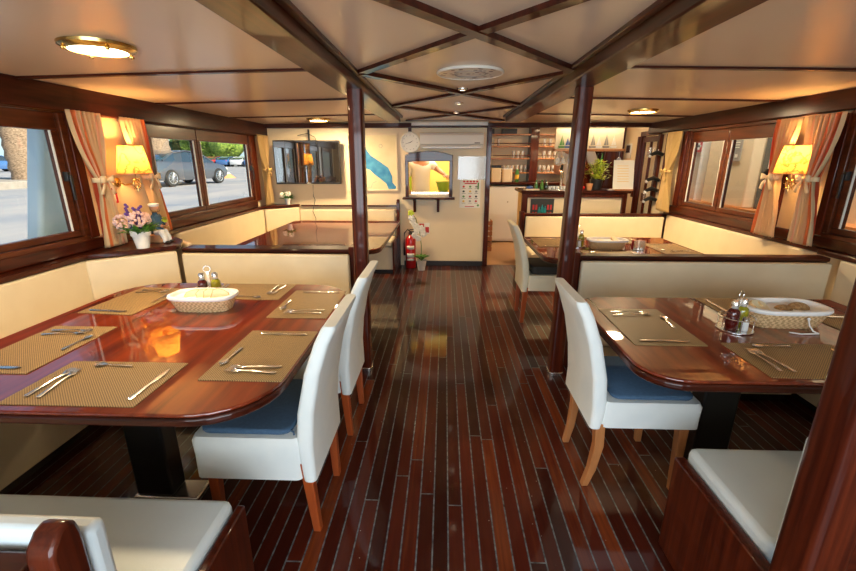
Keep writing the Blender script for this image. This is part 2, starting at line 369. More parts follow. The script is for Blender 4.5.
# battens
b = MB()
for y in (.15, 1.36, 2.57, 3.77, 5.05):
    for xa, xb in ((XL, -.69), (.88, XR)):
        b.hexa([(xa, y-.018, cz(xa)-.012), (xb, y-.018, cz(xb)-.012), (xb, y+.018, cz(xb)-.012), (xa, y+.018, cz(xa)-.012)],
               [(xa, y-.018, cz(xa)+.005), (xb, y-.018, cz(xb)+.005), (xb, y+.018, cz(xb)+.005), (xa, y+.018, cz(xa)+.005)])
struct(b.build('trim_1', 'wood_x'), 'thin dark battens across the side ceiling panels', 'trim')
b = MB()
def bar2(b, p, q, w, z0, z1):
    p = Vector(p); q = Vector(q); d = (q-p).normalized(); n = Vector((-d.y, d.x))*w/2
    b.prism([tuple(p+n), tuple(p-n), tuple(q-n), tuple(q+n)], z0, z1)
xl, xr = -.49, .735
nodes = [-.54, 1.09, 2.67, 4.29, 5.85]
for y0, y1 in zip(nodes, nodes[1:]):
    bar2(b, (xl, y0), (xr, y1), .055, 1.962, 1.99); bar2(b, (xr, y0), (xl, y1), .055, 1.966, 1.99)
struct(b.build('trim_2', 'wood_x'), 'crossed diagonal dark battens on the central ceiling', 'trim')
b = MB(); b.box(XL, XR, 6.0, 6.12, 1.90, 1.96)
struct(b.build('trim_3', 'wood_x', bevel=.006), 'dark cornice along the top of the end wall', 'trim')
b = MB(); b.box(-.45, .56, 5.985, 6.0, 1.925, 1.965)
struct(b.build('trim_4', 'white_plastic', bevel=.003), 'pale strip along the cornice of the end wall', 'trim')
for k, (x0, x1, n) in enumerate(((-.69, -.53, 'left'), (.70, .88, 'right'))):
    r = thing('ceiling_beam', 'heavy varnished %s ceiling beam running the length of the saloon' % n, 'beam'); r['kind'] = 'structure'
    MB().box(x0, x1, YF, 5.35, 1.913, 2.01).build('beam_body', 'wood_y', r, bevel=.008)
    xi = x1 if k == 0 else x0; s_ = 1 if k == 0 else -1
    MB().box(min(xi, xi+s_*.03), max(xi, xi+s_*.03), YF, 5.35, 1.965, 2.0).build('moulding', 'wood_y', r, bevel=.006)
for k, (xa, xb, n) in enumerate(((XL, XL+.07, 'left'), (XR-.07, XR, 'right'))):
    b = MB(); b.box(xa, xb, YF, YB, (1.79, 1.815)[k], 1.955)
    struct(b.build('trim_%d' % (5+k), 'wood_header', bevel=.008), 'deep dark header rail above the %s windows' % n, 'trim')
b = MB(); b.box(-.58, .58, YB-.02, YB, 0, .07)
struct(b.build('baseboard_back', 'dark_line', bevel=.004), 'black baseboard under the end wall', 'baseboard')
# doorway frame between saloon and galley
b = MB(); b.box(.56, .625, YB-.03, YB+.08, 0, 1.93)
struct(b.build('trim_7', 'wood_z', bevel=.006), 'varnished door jamb at the right end of the cream wall', 'trim')

# windows
def window(n, side, y0, y1, splits, label, handles):
    X = XL if side < 0 else XR; o = side   # o points outwards
    r = sroot('window_%d' % n, label, 'window')
    def bx(b, i, u, *a):
        p, q = X - o*i, X + o*u; b.box(min(p, q), max(p, q), *a)
    f = MB(); z0, z1 = GZ0-.08, GZ1+.145; t = .05
    bx(f, .03, .05, y0, y1, z0, z0+.035); bx(f, .03, .05, y0, y1, z1-.035, z1); bx(f, .03, .05, y0, y0+.05, z0+.035, z1-.035); bx(f, .03, .05, y1-.05, y1, z0+.035, z1-.035)
    f.build('window_frame', 'wood_window', r, bevel=.006)
    edges = [y0+.05] + splits + [y1-.05]
    for k, (a, c) in enumerate(zip(edges, edges[1:])):
        s = MB(); za, zb = z0+.037, z1-.037; a += .004; c -= .004; w = .058
        bx(s, .012, .03, a, c, za, GZ0); bx(s, .012, .03, a, c, GZ1, zb); bx(s, .012, .03, a, a+w, GZ0, GZ1); bx(s, .012, .03, c-w, c, GZ0, GZ1)
        so = s.build('sash', 'wood_window', r, bevel=.006)
        g = MB(); bx(g, -.012, .018, a+w-.004, c-w+.004, GZ0-.004, GZ1+.004); g.build('pane', 'glass', so)
        e = MB(); bx(e, .0135, -.002, c-w-.004, c-w+.003, GZ0, GZ1); bx(e, .0135, -.002, a+w-.003, a+w+.004, GZ0, GZ1); e.build('glazing_bead', 'white_plastic', so)
        if k in handles:
            hy = (c-.03) if handles[k] > 0 else (a+.03); h = MB()
            bx(h, .045, -.012, hy-.012, hy+.012, 1.36, 1.42)
            h.box(X-o*.055-.006, X-o*.055+.006, hy-.009, hy+.009, 1.24, 1.40)
            h.build('handle', 'black_metal', so, bevel=.003)
window(1, -1, 1.05, 2.86, [], 'near left window with one large pane beside the front table', {0: 1})
window(2, -1, 3.60, 5.62, [4.40], 'two-pane far left window looking onto a parked dark car', {1: 1})
window(3, -1, -1.3, .55, [], 'left window beside the viewer', {})
window(4, 1, 1.27, 3.16, [], 'near right window cut by the picture edge', {0: 1})
window(5, 1, 3.73, 5.14, [4.45], 'two-pane right window looking onto a neighbouring boat', {0: -1})
window(6, 1, -1.3, .55, [], 'right window beside the viewer', {})
# sill shelves
def sill(n, poly, label, z=.955, t=.035):
    b = MB(); b.prism(poly, z-t, z); struct(b.build('trim_%d' % n, 'wood_y', bevel=.006), label, 'trim')
sill(9, [(XL, YF), (-2.39, YF), (-2.39, 2.70), (-1.99, 3.03), (-1.99, 3.09), (-2.10, 3.30), (-2.41, 3.55), (-2.44, 3.65), (-2.44, 5.72), (-2.06, 6.03), (-2.06, 6.07), (XL, 6.07)], 'varnished sill shelf along the left wall', z=.885)
sill(10, [(XR, YF), (XR-.09, YF), (XR-.09, 3.08), (XR-.05, 3.12), (XR-.05, 5.4), (XR, 5.4)], 'varnished sill shelf along the right wall', z=.885)
for k, (sx, xa, xb) in enumerate(((-1, XL, XL+.035), (1, XR-.035, XR))):
    b = MB(); b.box(xa, xb, YF, 5.62 if sx < 0 else 5.4, .886, .965)
    struct(b.build('trim_%d' % (11+k), 'wood_y', bevel=.008), 'dark rail under the %s windows' % ('left' if sx < 0 else 'right'), 'trim')
b = MB()
for (x, y, x2, y2) in ((XR-.04, 3.62, XR, 3.73), (XR-.04, 3.16, XR, 3.22), (XL, 2.86, XL+.04, 2.93), (XL, 5.62, XL+.03, 5.75), (XR-.05, 5.14, XR, 5.22), (XR-.05, 5.56, XR, 5.60), (XR-.05, 5.76, XR, 5.82), (XR-.03, 6.40, XR, 6.46)):
    b.box(x, x2, y, y2, .0 if x > 0 and abs(y-3.62) < .01 else .97, 1.80)
struct(b.build('trim_13', 'wood_z', bevel=.005), 'upright varnished mouldings beside the windows', 'trim')
# side door
r = sroot('door_1', 'half-glazed side door at the far right beside the bar', 'door')
f = MB(); f.box(XR-.02, XR+.04, 5.82, 5.86, 0, 1.86); f.box(XR-.02, XR+.04, 6.36, 6.40, 0, 1.86); f.box(XR-.02, XR+.04, 5.86, 6.36, 1.80, 1.86); f.build('door_frame', 'wood_z', r)
f = MB(); f.box(XR+.0, XR+.03, 5.865, 5.92, .02, 1.79); f.box(XR, XR+.03, 6.30, 6.355, .02, 1.79); f.box(XR, XR+.03, 5.92, 6.30, .02, .70); f.box(XR, XR+.03, 5.92, 6.30, 1.72, 1.79); f.box(XR, XR+.03, 6.10, 6.13, .7, 1.72)
lf = f.build('door_leaf', 'wood_z', r, bevel=.004)
MB().box(XR+.01, XR+.02, 5.91, 6.31, .69, 1.73).build('pane', 'glass', lf)
for z_ in (1.0, 1.60): MB().box(XR-.02, XR, 6.06, 6.14, z_-.06, z_+.05).build('hinge_plate', 'steel', lf, bevel=.003)

# ------------------------------------------------------------------ posts
def post(x0, x1, y0, y1, z1, label, dx=0):
    r = thing('wooden_post', label, 'post', ((x0+x1)/2, (y0+y1)/2, 0)); a, c = (x1-x0)/2, (y1-y0)/2
    MB().hexa([(x, y, 0) for x, y in rrect(-a, a, -c, c, .018, 4)], [(x+dx, y, z1) for x, y in rrect(-a, a, -c, c, .018, 4)]).build('shaft', 'wood_z', r)
    MB().prism(rrect(-a-.005, a+.005, -c-.005, c+.005, .02, 4), 0, .03).build('base_plate', 'steel', r, bevel=.003)
post(-.622, -.528, 2.80, 2.90, 1.912, 'slender varnished post left of the aisle, at the end of the left partition', .015)
post(.77, .862, 2.78, 2.88, 1.912, 'slender varnished post right of the aisle, behind the right white chair', .02)
post(.86, .96, .80, .90, 1.975, 'near dark red post cut off by the right edge of the picture')

# ------------------------------------------------------------------ banquette benches
def cushion(b, x0, x1, y0, y1, z0, z1): b.prism(rrect(x0, x1, y0, y1, .03, 3), z0, z1)
def bench_x(x0, x1, ys, facing, label, leather='cream_leather', ztop=.82, depth=.43, seat_z=.455, x0s=None, xback=None):
    """bench running along x; ys = front face of its backrest, facing = -1 looks towards the camera"""
    r = thing('banquette_bench', label, 'bench'); f = facing; xs_ = x0 if x0s is None else x0s; xb_ = xback or x1
    def bx(y_a, y_b, xa, xb, z0, z1): b = MB(); b.box(xa, xb, min(y_a, y_b), max(y_a, y_b), z0, z1); return b
    bx(ys+f*.0, ys+f*(depth-.05), xs_, x1, 0, .06).build('plinth', 'outline_dark', r)
    bx(ys, ys+f*(depth-.01), xs_, x1, .06, seat_z-.085).build('seat_base', leather, r, bevel=.006)
    b = MB(); q = sorted((ys, ys+f*(depth+.01))); cushion(b, xs_, x1, q[0], q[1], seat_z-.075, seat_z); b.build('seat_cushion', leather, r, bevel=.02, seg=3)
    b = MB(); q = sorted((ys, ys-f*.045)); b.box(x0+.005, xb_-.005, q[0], q[1], seat_z, ztop); b.build('backrest', leather, r, bevel=.015, seg=3)
    return r
def bench_y(xs, y0, y1, facing, label, depth=.41, ztop=.848, seat_z=.455, corner=()):
    r = thing('banquette_bench', label, 'bench'); f = facing
    q = sorted((xs, xs+f*(depth-.05))); MB().box(q[0], q[1], y0, y1, 0, .06).build('plinth', 'outline_dark', r)
    q = sorted((xs, xs+f*(depth-.01))); MB().box(q[0], q[1], y0, y1, .06, seat_z-.085).build('seat_base', 'cream_leather', r, bevel=.006)
    b = MB(); q = sorted((xs, xs+f*(depth+.01))); cushion(b, q[0], q[1], y0, y1, seat_z-.075, seat_z); b.build('seat_cushion', 'cream_leather', r, bevel=.02, seg=3)
    q = sorted((xs, xs-f*.05)); ya = y0 + (corner[0] if corner else 0); yb = y1 - (corner[1] if corner else 0)
    MB().box(q[0], q[1], ya+.006, yb-.006, seat_z, ztop).build('backrest', 'cream_leather', r, bevel=.015, seg=3)
    return r
def corner_panel(r, p, q, z0=.456, z1=.846):
    b = MB(); bar2(b, p, q, .05, z0, z1); b.build('corner_backrest', 'cream_leather', r, bevel=.015, seg=3)
def partition(x0, x1, y0, y1, ztop, label, post_end=None, pan='cream_leather', hi=None):
    r = thing('seat_partition', label, 'partition')
    MB().box(x0, x1, y0+.02, y1-.02, 0, ztop-.035).build('core_panel', 'wood_x', r)
    MB().box(x0-.01, x1, y0, y1, ztop-.03, ztop).build('top_rail', 'wood_x', r, bevel=.008)
    if post_end is not None:
        xa = post_end; MB().prism(rrect(xa-.028, xa+.028, y0-.008, y1+.008, .012, 3), 0, hi or ztop+.03).build('end_post', 'wood_z', r, bevel=.008)
    return r
ZT = .85
# left front nook
bench_x(-1.98, -.70, 3.05, -1, 'cream leather bench against the left partition, far side of the left front table', x0s=-1.965)
r = bench_y(-2.39, 1.1, 3.05, 1, 'cream leather bench along the left wall beside the left front table', corner=(0, .36))
corner_panel(r, (-2.40, 2.68), (-1.99, 3.03))
partition(-1.985, -.70, 3.10, 3.25, ZT, 'wood-topped partition between the two left tables', post_end=-.69, hi=ZT+.02)
bench_x(-2.2, -.665, 0.66, 1, 'white leather bench in the bottom left corner of the picture', leather='white_leather', depth=.42)
r = partition(-2.2, -.75, .49, .60, .79, 'low varnished partition with a rounded end post at bottom left', post_end=None)
b = MB(); b.prism([(.54, 0), (.605, 0), (.605, .84), (.60, .865), (.588, .878), (.565, .872), (.545, .85), (.54, .83)], -.72, -.668, 'x'); b.build('end_post', 'wood_z', r, bevel=.008)
b = MB(); b.box(-.66, -.632, .65, 1.09, 0, .43); tag(b.build('bench_end_panel', 'wood_z', bevel=.006), 'dark wooden end panel of the white bench at bottom left', 'panel')
# right front nook
bench_x(.95, 2.22, 2.90, -1, 'cream leather bench against the right partition, far side of the right front table', xback=2.64)
bench_y(2.66, .99, 2.90, -1, 'cream leather bench along the right wall beside the right front table')
partition(.95, 2.655, 2.95, 3.05, ZT, 'wood-topped partition between the two right tables', post_end=.93, hi=ZT+.02)
bench_x(.93, 2.2, .98, 1, 'white leather bench beside the near right post', leather='white_leather', depth=.42)
b = MB(); b.box(.885, .925, .92, 1.40, 0, .415); tag(b.build('bench_end_panel', 'wood_z', bevel=.006), 'dark wooden end panel of the white bench beside the near right post', 'panel')
partition(.99, 2.655, .82, .93, ZT, 'varnished partition behind the near right post')
# left rear nook
bench_x(-1.93, -.70, 3.30, 1, 'cream leather bench backing the left partition, facing the end wall')
r = bench_y(-2.43, 3.75, 6.0, 1, 'long cream leather bench along the left wall under the far window', corner=(.02, .30), depth=.5)
corner_panel(r, (-2.06, 3.33), (-2.42, 3.60)); corner_panel(r, (-2.43, 5.70), (-2.06, 6.0))
bench_x(-2.05, -.69, 5.98, -1, 'cream leather bench against the end wall below the sea chart', x0s=-1.9)
r = thing('bench_rail', 'slim dark wooden rail and post framing the bench below the sea chart', 'rail')
MB().box(-2.04, -.66, 6.03, 6.07, .855, .875).build('top_rail', 'wood_x', r); MB().box(-.67, -.63, 5.98, 6.06, 0, .93).ball((-.65, 6.02, .94), .022).build('end_post', 'wood_z', r, bevel=.006)
MB().box(-.685, -.665, 5.54, 5.975, 0, .44).build('side_panel', 'wood_z', r)
# right rear nook
bench_x(.97, 2.22, 3.10, 1, 'cream leather bench backing the right partition, facing the bar')
bench_y(2.69, 3.10, 5.30, -1, 'cream leather bench along the right wall under the two-pane window', depth=.46)
bench_x(1.0, 2.22, 5.30, -1, 'cream leather bench on the bar side of the right rear table', xback=2.685)
partition(.99, 2.745, 5.35, 5.45, ZT, 'wood-topped partition between right rear table and bar', post_end=.97, hi=ZT+.02)

# ------------------------------------------------------------------ tables
def table(x0, x1, y0, y1, label, corners, ped, mat='table_wood', rad=.17):
    r = thing('dining_table', label, 'table', ((x0+x1)/2, (y0+y1)/2, 0)); a, c = (x1-x0)/2, (y1-y0)/2
    MB().prism(rrect(-a, a, -c, c, rad, 8, corners), .737, .75).build('tabletop', mat, r, bevel=.006, seg=3)
    MB().prism(rrect(-a-.003, a+.003, -c-.003, c+.003, rad, 8, corners), .705, .7365).build('edge_band', 'wood_x', r, bevel=.01, seg=3)
    for px, py in ped:
        MB().box(px-.085, px+.085, py-.05, py+.05, .025, .704).build('pedestal', 'black_metal', r, bevel=.01)
        MB().box(px-.10, px+.20, py-.06, py+.06, 0, .025).build('foot_plate', 'steel', r, bevel=.008)
table(-1.93, -.562, 1.10, 2.52, 'large glossy red-brown dining table at left front', (1, 1, 1, 1), [(-.06, -.22)], rad=.25)
table(.735, 2.15, 1.375, 2.335, 'glossy red-brown dining table at right front', (1, 1, 0, 1), [(-.12, .02)], rad=.16, mat='table_wood')
table(-1.9, -.56, 3.56, 5.36, 'long glossy table in the left rear nook', (1, 1, 0, 0), [(0, 0)], mat='table_wood')
table(.80, 2.15, 3.28, 4.28, 'glossy dining table in the right rear nook', (1, 0, 0, 0), [(0, 0)], mat='table_wood')

# ------------------------------------------------------------------ chairs
def make_chair(straight, skirt, cover, legm, loc, rz, label, group):
    t = thing('dining_chair', label, 'chair', loc, rz, group)
    b = MB(); b.loft([[(x*s+.01, y*s, z) for x, y in rrect(-.20, .225, -.215, .215, .025, 4)] for s, z in ((1.0, skirt), (1.0, .40), (1.01, .455), (.97, .475), (.6, .482))])
    b.build('seat', cover, t)
    b = MB(); rings = []
    for z, xo, th, w in ((skirt-.01, -.217, .05, .213), (.44, -.207, .065, .212), (.58, -.220, .065, .210), (.74, -.255, .06, .206), (.86, -.297, .056, .202), (.918, -.325, .054, .199), (.931, -.331, .042, .193)):
        rings.append([(xo+x, y, z) for x, y in rrect(-th/2-.0, th/2, -w, w, min(th/2-.004, .02), 3)])
    b.loft(rings); b.build('backrest', cover, t)
    for sy in (-1, 1):
        b = MB(); y = sy*.185
        b.loft([[(x+dx, yy+dy, z) for dx, dy in ((-w, -w), (w, -w), (w, w), (-w, w))] for x, yy, z, w in ((.175, y, .36, .022), (.18, y, 0, .015))]); b.build('leg', legm, t, bevel=.004)
        b = MB()
        b.loft([[(x+dx, yy+dy, z) for dx, dy in ((-w, -w), (w, -w), (w, w), (-w, w))] for x, yy, z, w in (((-.20, y, .36, .022), (-.212, y*.91, .10, .018), (-.217, y*.88, 0, .016)) if straight else ((-.195, y, .36, .022), (-.186, y*.97, .24, .021), (-.20, y*.93, .10, .018), (-.222, y*.88, 0, .015)))]); b.build('leg', legm, t, bevel=.004)
    return t
G = 'white slip-covered chairs along the aisle'
c1 = make_chair(1, .29, 'chair_cover', 'leg_red', (-.735, 1.575, 0), PI, 'white covered chair with blue seat pad at near aisle side of left front table', G)
c2 = dup(c1, (-.735, 2.22, 0), PI, 'white covered chair hidden behind another, at far aisle side of left front table')
c3 = make_chair(0, .35, 'chair_cover', 'leg_tan', (.905, 1.88, 0), 0, 'white covered chair with tan legs at right front table', G)
c4 = make_chair(1, .33, 'chair_cover_cream', 'leg_red', (.965, 4.0, 0), 0, 'cream covered chair at right rear table with a black pad', G)
def pad(loc, rz, mat, label, h=.022, hz=.484):
    t = thing('seat_pad', label, 'cushion', (loc[0], loc[1], hz), rz)
    b = MB(); b.loft([[(x*s+.03, y*s, z) for x, y in rrect(-.185, .175, -.20, .20, .04, 4)] for s, z in ((.98, 0), (1.0, h*.3), (1.0, h*.75), (.97, h))]); b.build('pad', mat, t)
    b = MB(); b.ring((0, 0, 0), .01, .002, 10, 5)
    b.b.clear(); b = MB(); b.tube([(-.13, .17, h*.5), (-.165, .19, h*.4), (-.17, .2, h*.2)], .004, 5); b.build('tie', mat, t)
pad((-.735, 1.575), PI, 'blue_pad', 'blue seat pad on the near left white chair')
pad((.905, 1.88), 0, 'blue_pad', 'blue seat pad on the right white chair with tan legs')
pad((.965, 4.0), 0, 'black_pad', 'thick black seat pad on the cream chair at the rear', h=.07)

# ------------------------------------------------------------------ placemats and cutlery
TZ = .7505
def fork_mesh():
    b = MB(); L = .19
    zc_ = lambda x: .004 + .006*math.sin(PI*min(max((x+.095)/.19, 0), 1))*.6 + (.004 if x > .06 else 0)
    pr = [(-.095, .0055), (-.09, .008), (-.05, .0065), (0, .0035), (.035, .003), (.05, .008), (.06, .0115), (.068, .012)]
    b.loft([[(x, -w_, zc_(x)), (x, 0, zc_(x)+.002), (x, w_, zc_(x)), (x, 0, zc_(x)-.002)] for x, w_ in pr])
    for k in range(4):
        y = -.0098+.0065*k; b.loft([[(x, y-w_, zc_(x)-.001), (x, y+w_, zc_(x)-.001), (x, y+w_, zc_(x)+.001), (x, y-w_, zc_(x)+.001)] for x, w_ in ((.066, .0017), (.095, .0012))])
    return b
def knife_mesh():
    b = MB(); pr = [(-.105, .006), (-.10, .009), (-.04, .008), (-.01, .006), (0, .007), (.02, .0105), (.07, .011), (.09, .008), (.105, .002)]
    return b.loft([[(x, -w_, .003), (x, 0, .0055), (x, w_*.9, .003), (x, 0, .001)] for x, w_ in pr])
def spoon_mesh():
    b = MB(); pr = [(-.075, .005), (-.07, .007), (-.03, .005), (.02, .0028), (.033, .006), (.045, .0135), (.058, .016), (.07, .012), (.077, .004)]
    return b.loft([[(x, -w_, .0065 if x > .03 else .005), (x, 0, .0035 if x > .03 else .0065), (x, w_, .0065 if x > .03 else .005), (x, 0, .0015 if x > .03 else .003)] for x, w_ in pr])
protos = {}
def cutlery(kind, x, y, rz, label):
    fn = {'fork': fork_mesh, 'knife': knife_mesh, 'spoon': spoon_mesh}[kind]
    g = {'fork': 'steel forks set on the placemats', 'knife': 'steel knives set on the placemats', 'spoon': 'small steel dessert spoons above the settings'}[kind]
    if kind not in protos: o = fn().build('table_'+kind if kind != 'spoon' else 'dessert_spoon', 'steel'); protos[kind] = o
    else: o = protos[kind].copy(); COL.objects.link(o)
    o.location = (x, y, TZ+.0035); o.rotation_euler = (0, 0, rz); tag(o, label, kind, g)
matp = []
def setting(cx, cy, face, where, wx=.30, wy=.45, rot=0, full=True, kind=0):
    """face: direction a diner looks (radians); mat wx deep along face, wy wide"""
    if not matp: 
        o = MB().prism(rrect(-.15, .15, -.225, .225, .004, 2), 0, .003).build('placemat', 'placemat_weave'); matp.append(o)
    else: o = matp[0].copy(); COL.objects.link(o)
    a = face+rot; o.location = (cx, cy, TZ); o.rotation_euler = (0, 0, a)
    tag(o, 'brown woven placemat on the %s' % where, 'placemat', 'woven placemats')
    def at(u, v): return (cx+u*math.cos(a)-v*math.sin(a), cy+u*math.sin(a)+v*math.cos(a))
    j = random.uniform(-.06, .06)
    cutlery('fork', *at(-.015, .165), a+j, 'outer steel fork on the placemat on the %s' % where)
    cutlery('fork', *at(-.02, .130), a+j+.13, 'inner steel fork on the placemat on the %s' % where)
    cutlery('knife', *at(-.01, -.185), a+j/2, 'steel table knife on the placemat on the %s' % where)
    if full: cutlery('spoon', *at(.115, .04), a+PI/2+j*2, 'small steel spoon on the placemat on the %s' % where)
LT, RT = 'left front table', 'right front table'
setting(-1.195, 1.285, PI/2, LT+', near side')
setting(-.715, 1.535, PI, LT+', near aisle seat')
setting(-.722, 2.15, PI, LT+', far aisle seat')
setting(-1.14, 2.352, -PI/2, LT+', far side')
setting(-1.69, 2.17, 0, LT+', far window seat', rot=-.08)
setting(-1.66, 1.555, 0, LT+', near window seat')
setting(.955, 1.895, 0, RT+', aisle seat')
setting(1.40, 1.555, PI/2, RT+', near side')
setting(1.63, 2.17, -PI/2, RT+', far side')
setting(1.96, 1.85, PI, RT+', window seat')
setting(1.0, 3.98, 0, 'right rear table, aisle seat')
setting(1.38, 3.46, PI/2, 'right rear table, near side')
setting(1.62, 4.08, -PI/2, 'right rear table, far side')
setting(1.97, 3.72, PI, 'right rear table, window seat')

# ------------------------------------------------------------------ baskets, bread, cruets
def basket(loc, rz, label, tie=False):
    t = thing('bread_basket', label, 'basket', loc, rz); k_ = 1.12 if tie else 1.0; t.scale = (k_, k_, k_)
    def ring(a, c, z, n=28, p=3.2):
        out = []
        for k in range(n):
            th = 2*PI*k/n; co, si = math.cos(th), math.sin(th)
            out.append((a*math.copysign(abs(co)**(2/p), co), c*math.copysign(abs(si)**(2/p), si), z))
        return out
    MB().loft([ring(.135, .065, 0), ring(.148, .078, .03), ring(.163, .092, .075), ring(.155, .084, .075), ring(.130, .060, .012)]).build('wicker_body', 'wicker', t)
    MB().loft([ring(.166, .096, .066), ring(.171, .100, .074), ring(.168, .097, .083), ring(.154, .083, .084), ring(.140, .070, .05), ring(.12, .05, .02)]).build('cloth_liner', 'cloth_white', t)
    if tie:
        MB().tube([(.03, -.098, .055), (.035, -.104, .03), (.05, -.11, .008), (.06, -.125, .004), (-.01, -.13, .004), (-.05, -.118, .006)], .003, 6).ball((.03, -.099, .055), .006).build('tie_cord', 'cloth_white', t)
    return t
def slice_bread(x, y, z, rx, ry, rz, label, mat='bread'):
    t = thing('bread_slice', label, 'bread', (x, y, z)); t.rotation_euler = (rx, ry, rz)
    pts = [(-.038, -.03), (.038, -.03), (.042, .0), (.046, .018), (.03, .036), (0, .04), (-.03, .036), (-.046, .018), (-.042, 0)]
    MB().prism([(a, c) for a, c in pts], -.008, .008).build('crust', 'bread', t, bevel=.003)
    MB().prism([(a*.9, c*.9) for a, c in pts], -.0088, .0088).build('crumb', 'crumb', t)
def roll(x, y, z, label, mat='bread_dark', s=1):
    b = MB(); b.ball((0, 0, 0), .036*s, 14, 8, 1.2, .95, .75); o = b.build('bread_roll', mat, sub=1); o.location = (x, y, z); tag(o, label, 'bread')
basket((-1.245, 2.055, TZ), .0, 'white-lined wicker bread basket on the left front table')
bx, by = -1.245, 2.055
for k, (dx, l) in enumerate(((-.05, 'leftmost bread slice in the left basket'), (.01, 'middle bread slice in the left basket'), (.045, 'second bread slice from right in left basket'), (.085, 'rightmost bread slice in the left basket'))):
    slice_bread(bx+dx, by, TZ+.060+.006*(k > 0), 1.25, .25*k-.2, .4, l)
basket((1.60, 1.955, TZ), .02, 'white-lined wicker bread basket with hanging tie on the right front table', True)
slice_bread(1.49, 1.95, TZ+.082, .5, .1, .3, 'large pale bread slice at left end of the right basket')
slice_bread(1.515, 1.97, TZ+.062, .9, .4, 1.0, 'tilted bread slice under the pale one in right basket')
roll(1.60, 1.95, TZ+.066, 'seeded brown roll in the middle of the right basket'); roll(1.68, 1.965, TZ+.070, 'big seeded roll at the right end of the right basket', s=1.15)
basket((1.42, 3.72, TZ), 0, 'white-lined wicker bread basket on the right rear table')
slice_bread(1.38, 3.72, TZ+.055, .2, .1, .1, 'bread slice at left of the rear basket'); slice_bread(1.49, 3.72, TZ+.068, .6, .2, .5, 'bread slice at right of the rear basket')

def cruet(x, y, rz, where, s=1.28):
    t = thing('cruet_stand', 'chrome cruet stand with loop handle on the '+where, 'cruet stand', (x, y, TZ), rz); t.scale = (s, s, s)
    MB().lathe([(.055, 0), (.058, .002), (.058, .005), (.0, .006)], n=24).build('tray', 'steel', t)
    MB().ring((0, 0, .05), .056, .0018, 28, 6).build('upper_ring', 'steel', t)
    b = MB()
    for k in range(4):
        a = PI/4+k*PI/2; b.tube([(.056*math.cos(a), .056*math.sin(a), .004), (.056*math.cos(a), .056*math.sin(a), .05)], .0016, 5)
    b.build('upright_wires', 'steel', t)
    b = MB(); b.box(-.006, .006, -.0012, .0012, .005, .12); b.ring((0, 0, .13), .014, .002, 16, 6, 'y'); b.build('loop_handle', 'steel', t)
    def at(u, v): return (x+s*(u*math.cos(rz)-v*math.sin(rz)), y+s*(u*math.sin(rz)+v*math.cos(rz)), TZ+.0065*s)
    def bottle(u, v, mat, l, nm):
        q = thing(nm, l, 'bottle', at(u, v)); q.scale = (s, s, s)
        MB().lathe([(.019, 0), (.0205, .003), (.0205, .062), (.018, .07), (.010, .078)], n=16).build('filled_body', mat, q)
        MB().lathe([(.011, .078), (.011, .088), (.0, .089)], n=12).build('neck', 'tumbler', q)
        MB().lathe([(.013, .0885), (.013, .100), (.009, .106), (.0, .107)], n=12).build('stopper', 'steel', q)
    bottle(-.026, 0, 'vinegar', 'dark red vinegar bottle in the cruet on the '+where, 'vinegar_bottle')
    bottle(.027, .0, 'oil', 'yellow-green oil bottle in the cruet on the '+where, 'oil_bottle')
    for v, l, mt_ in ((-.030, 'white salt shaker in the cruet on the ', 'ceramic'), (.032, 'steel pepper shaker in the cruet on the ', 'steel')):
        q = thing('salt_shaker' if v < 0 else 'pepper_shaker', l+where, 'shaker', at(0, v)); q.scale = (s, s, s)
        MB().lathe([(.011, 0), (.012, .004), (.0105, .036)], n=12).build('body', mt_ if v > 0 else 'ceramic', q); MB().lathe([(.0115, .0362), (.0115, .045), (.006, .051), (0, .052)], n=12).build('cap', 'steel', q)
cruet(-1.31, 2.23, .3, LT); cruet(1.335, 1.865, .5, RT); cruet(1.19, 3.80, .2, 'right rear table')
t = thing('napkin_holder', 'curved chrome napkin holder at the right rear table', 'holder', (1.66, 3.66, TZ))
b = MB(); b.loft([[(x, -.05*math.cos(a) if 0 else y, z) for x, y, z in ((-.05+.1*k/8, .045*math.sin(PI*k/8)-.04, 0), (-.05+.1*k/8, .045*math.sin(PI*k/8)-.04, .085), (-.05+.1*k/8, .045*math.sin(PI*k/8)-.037, .085), (-.05+.1*k/8, .045*math.sin(PI*k/8)-.037, 0))] for k in range(9)]); b.build('curved_plate', 'steel', t)
MB().box(-.045, .045, -.03, .05, 0, .004).build('base', 'steel', t); MB().box(-.04, .04, .012, .03, .005, .08).build('napkins', 'red_print', t)

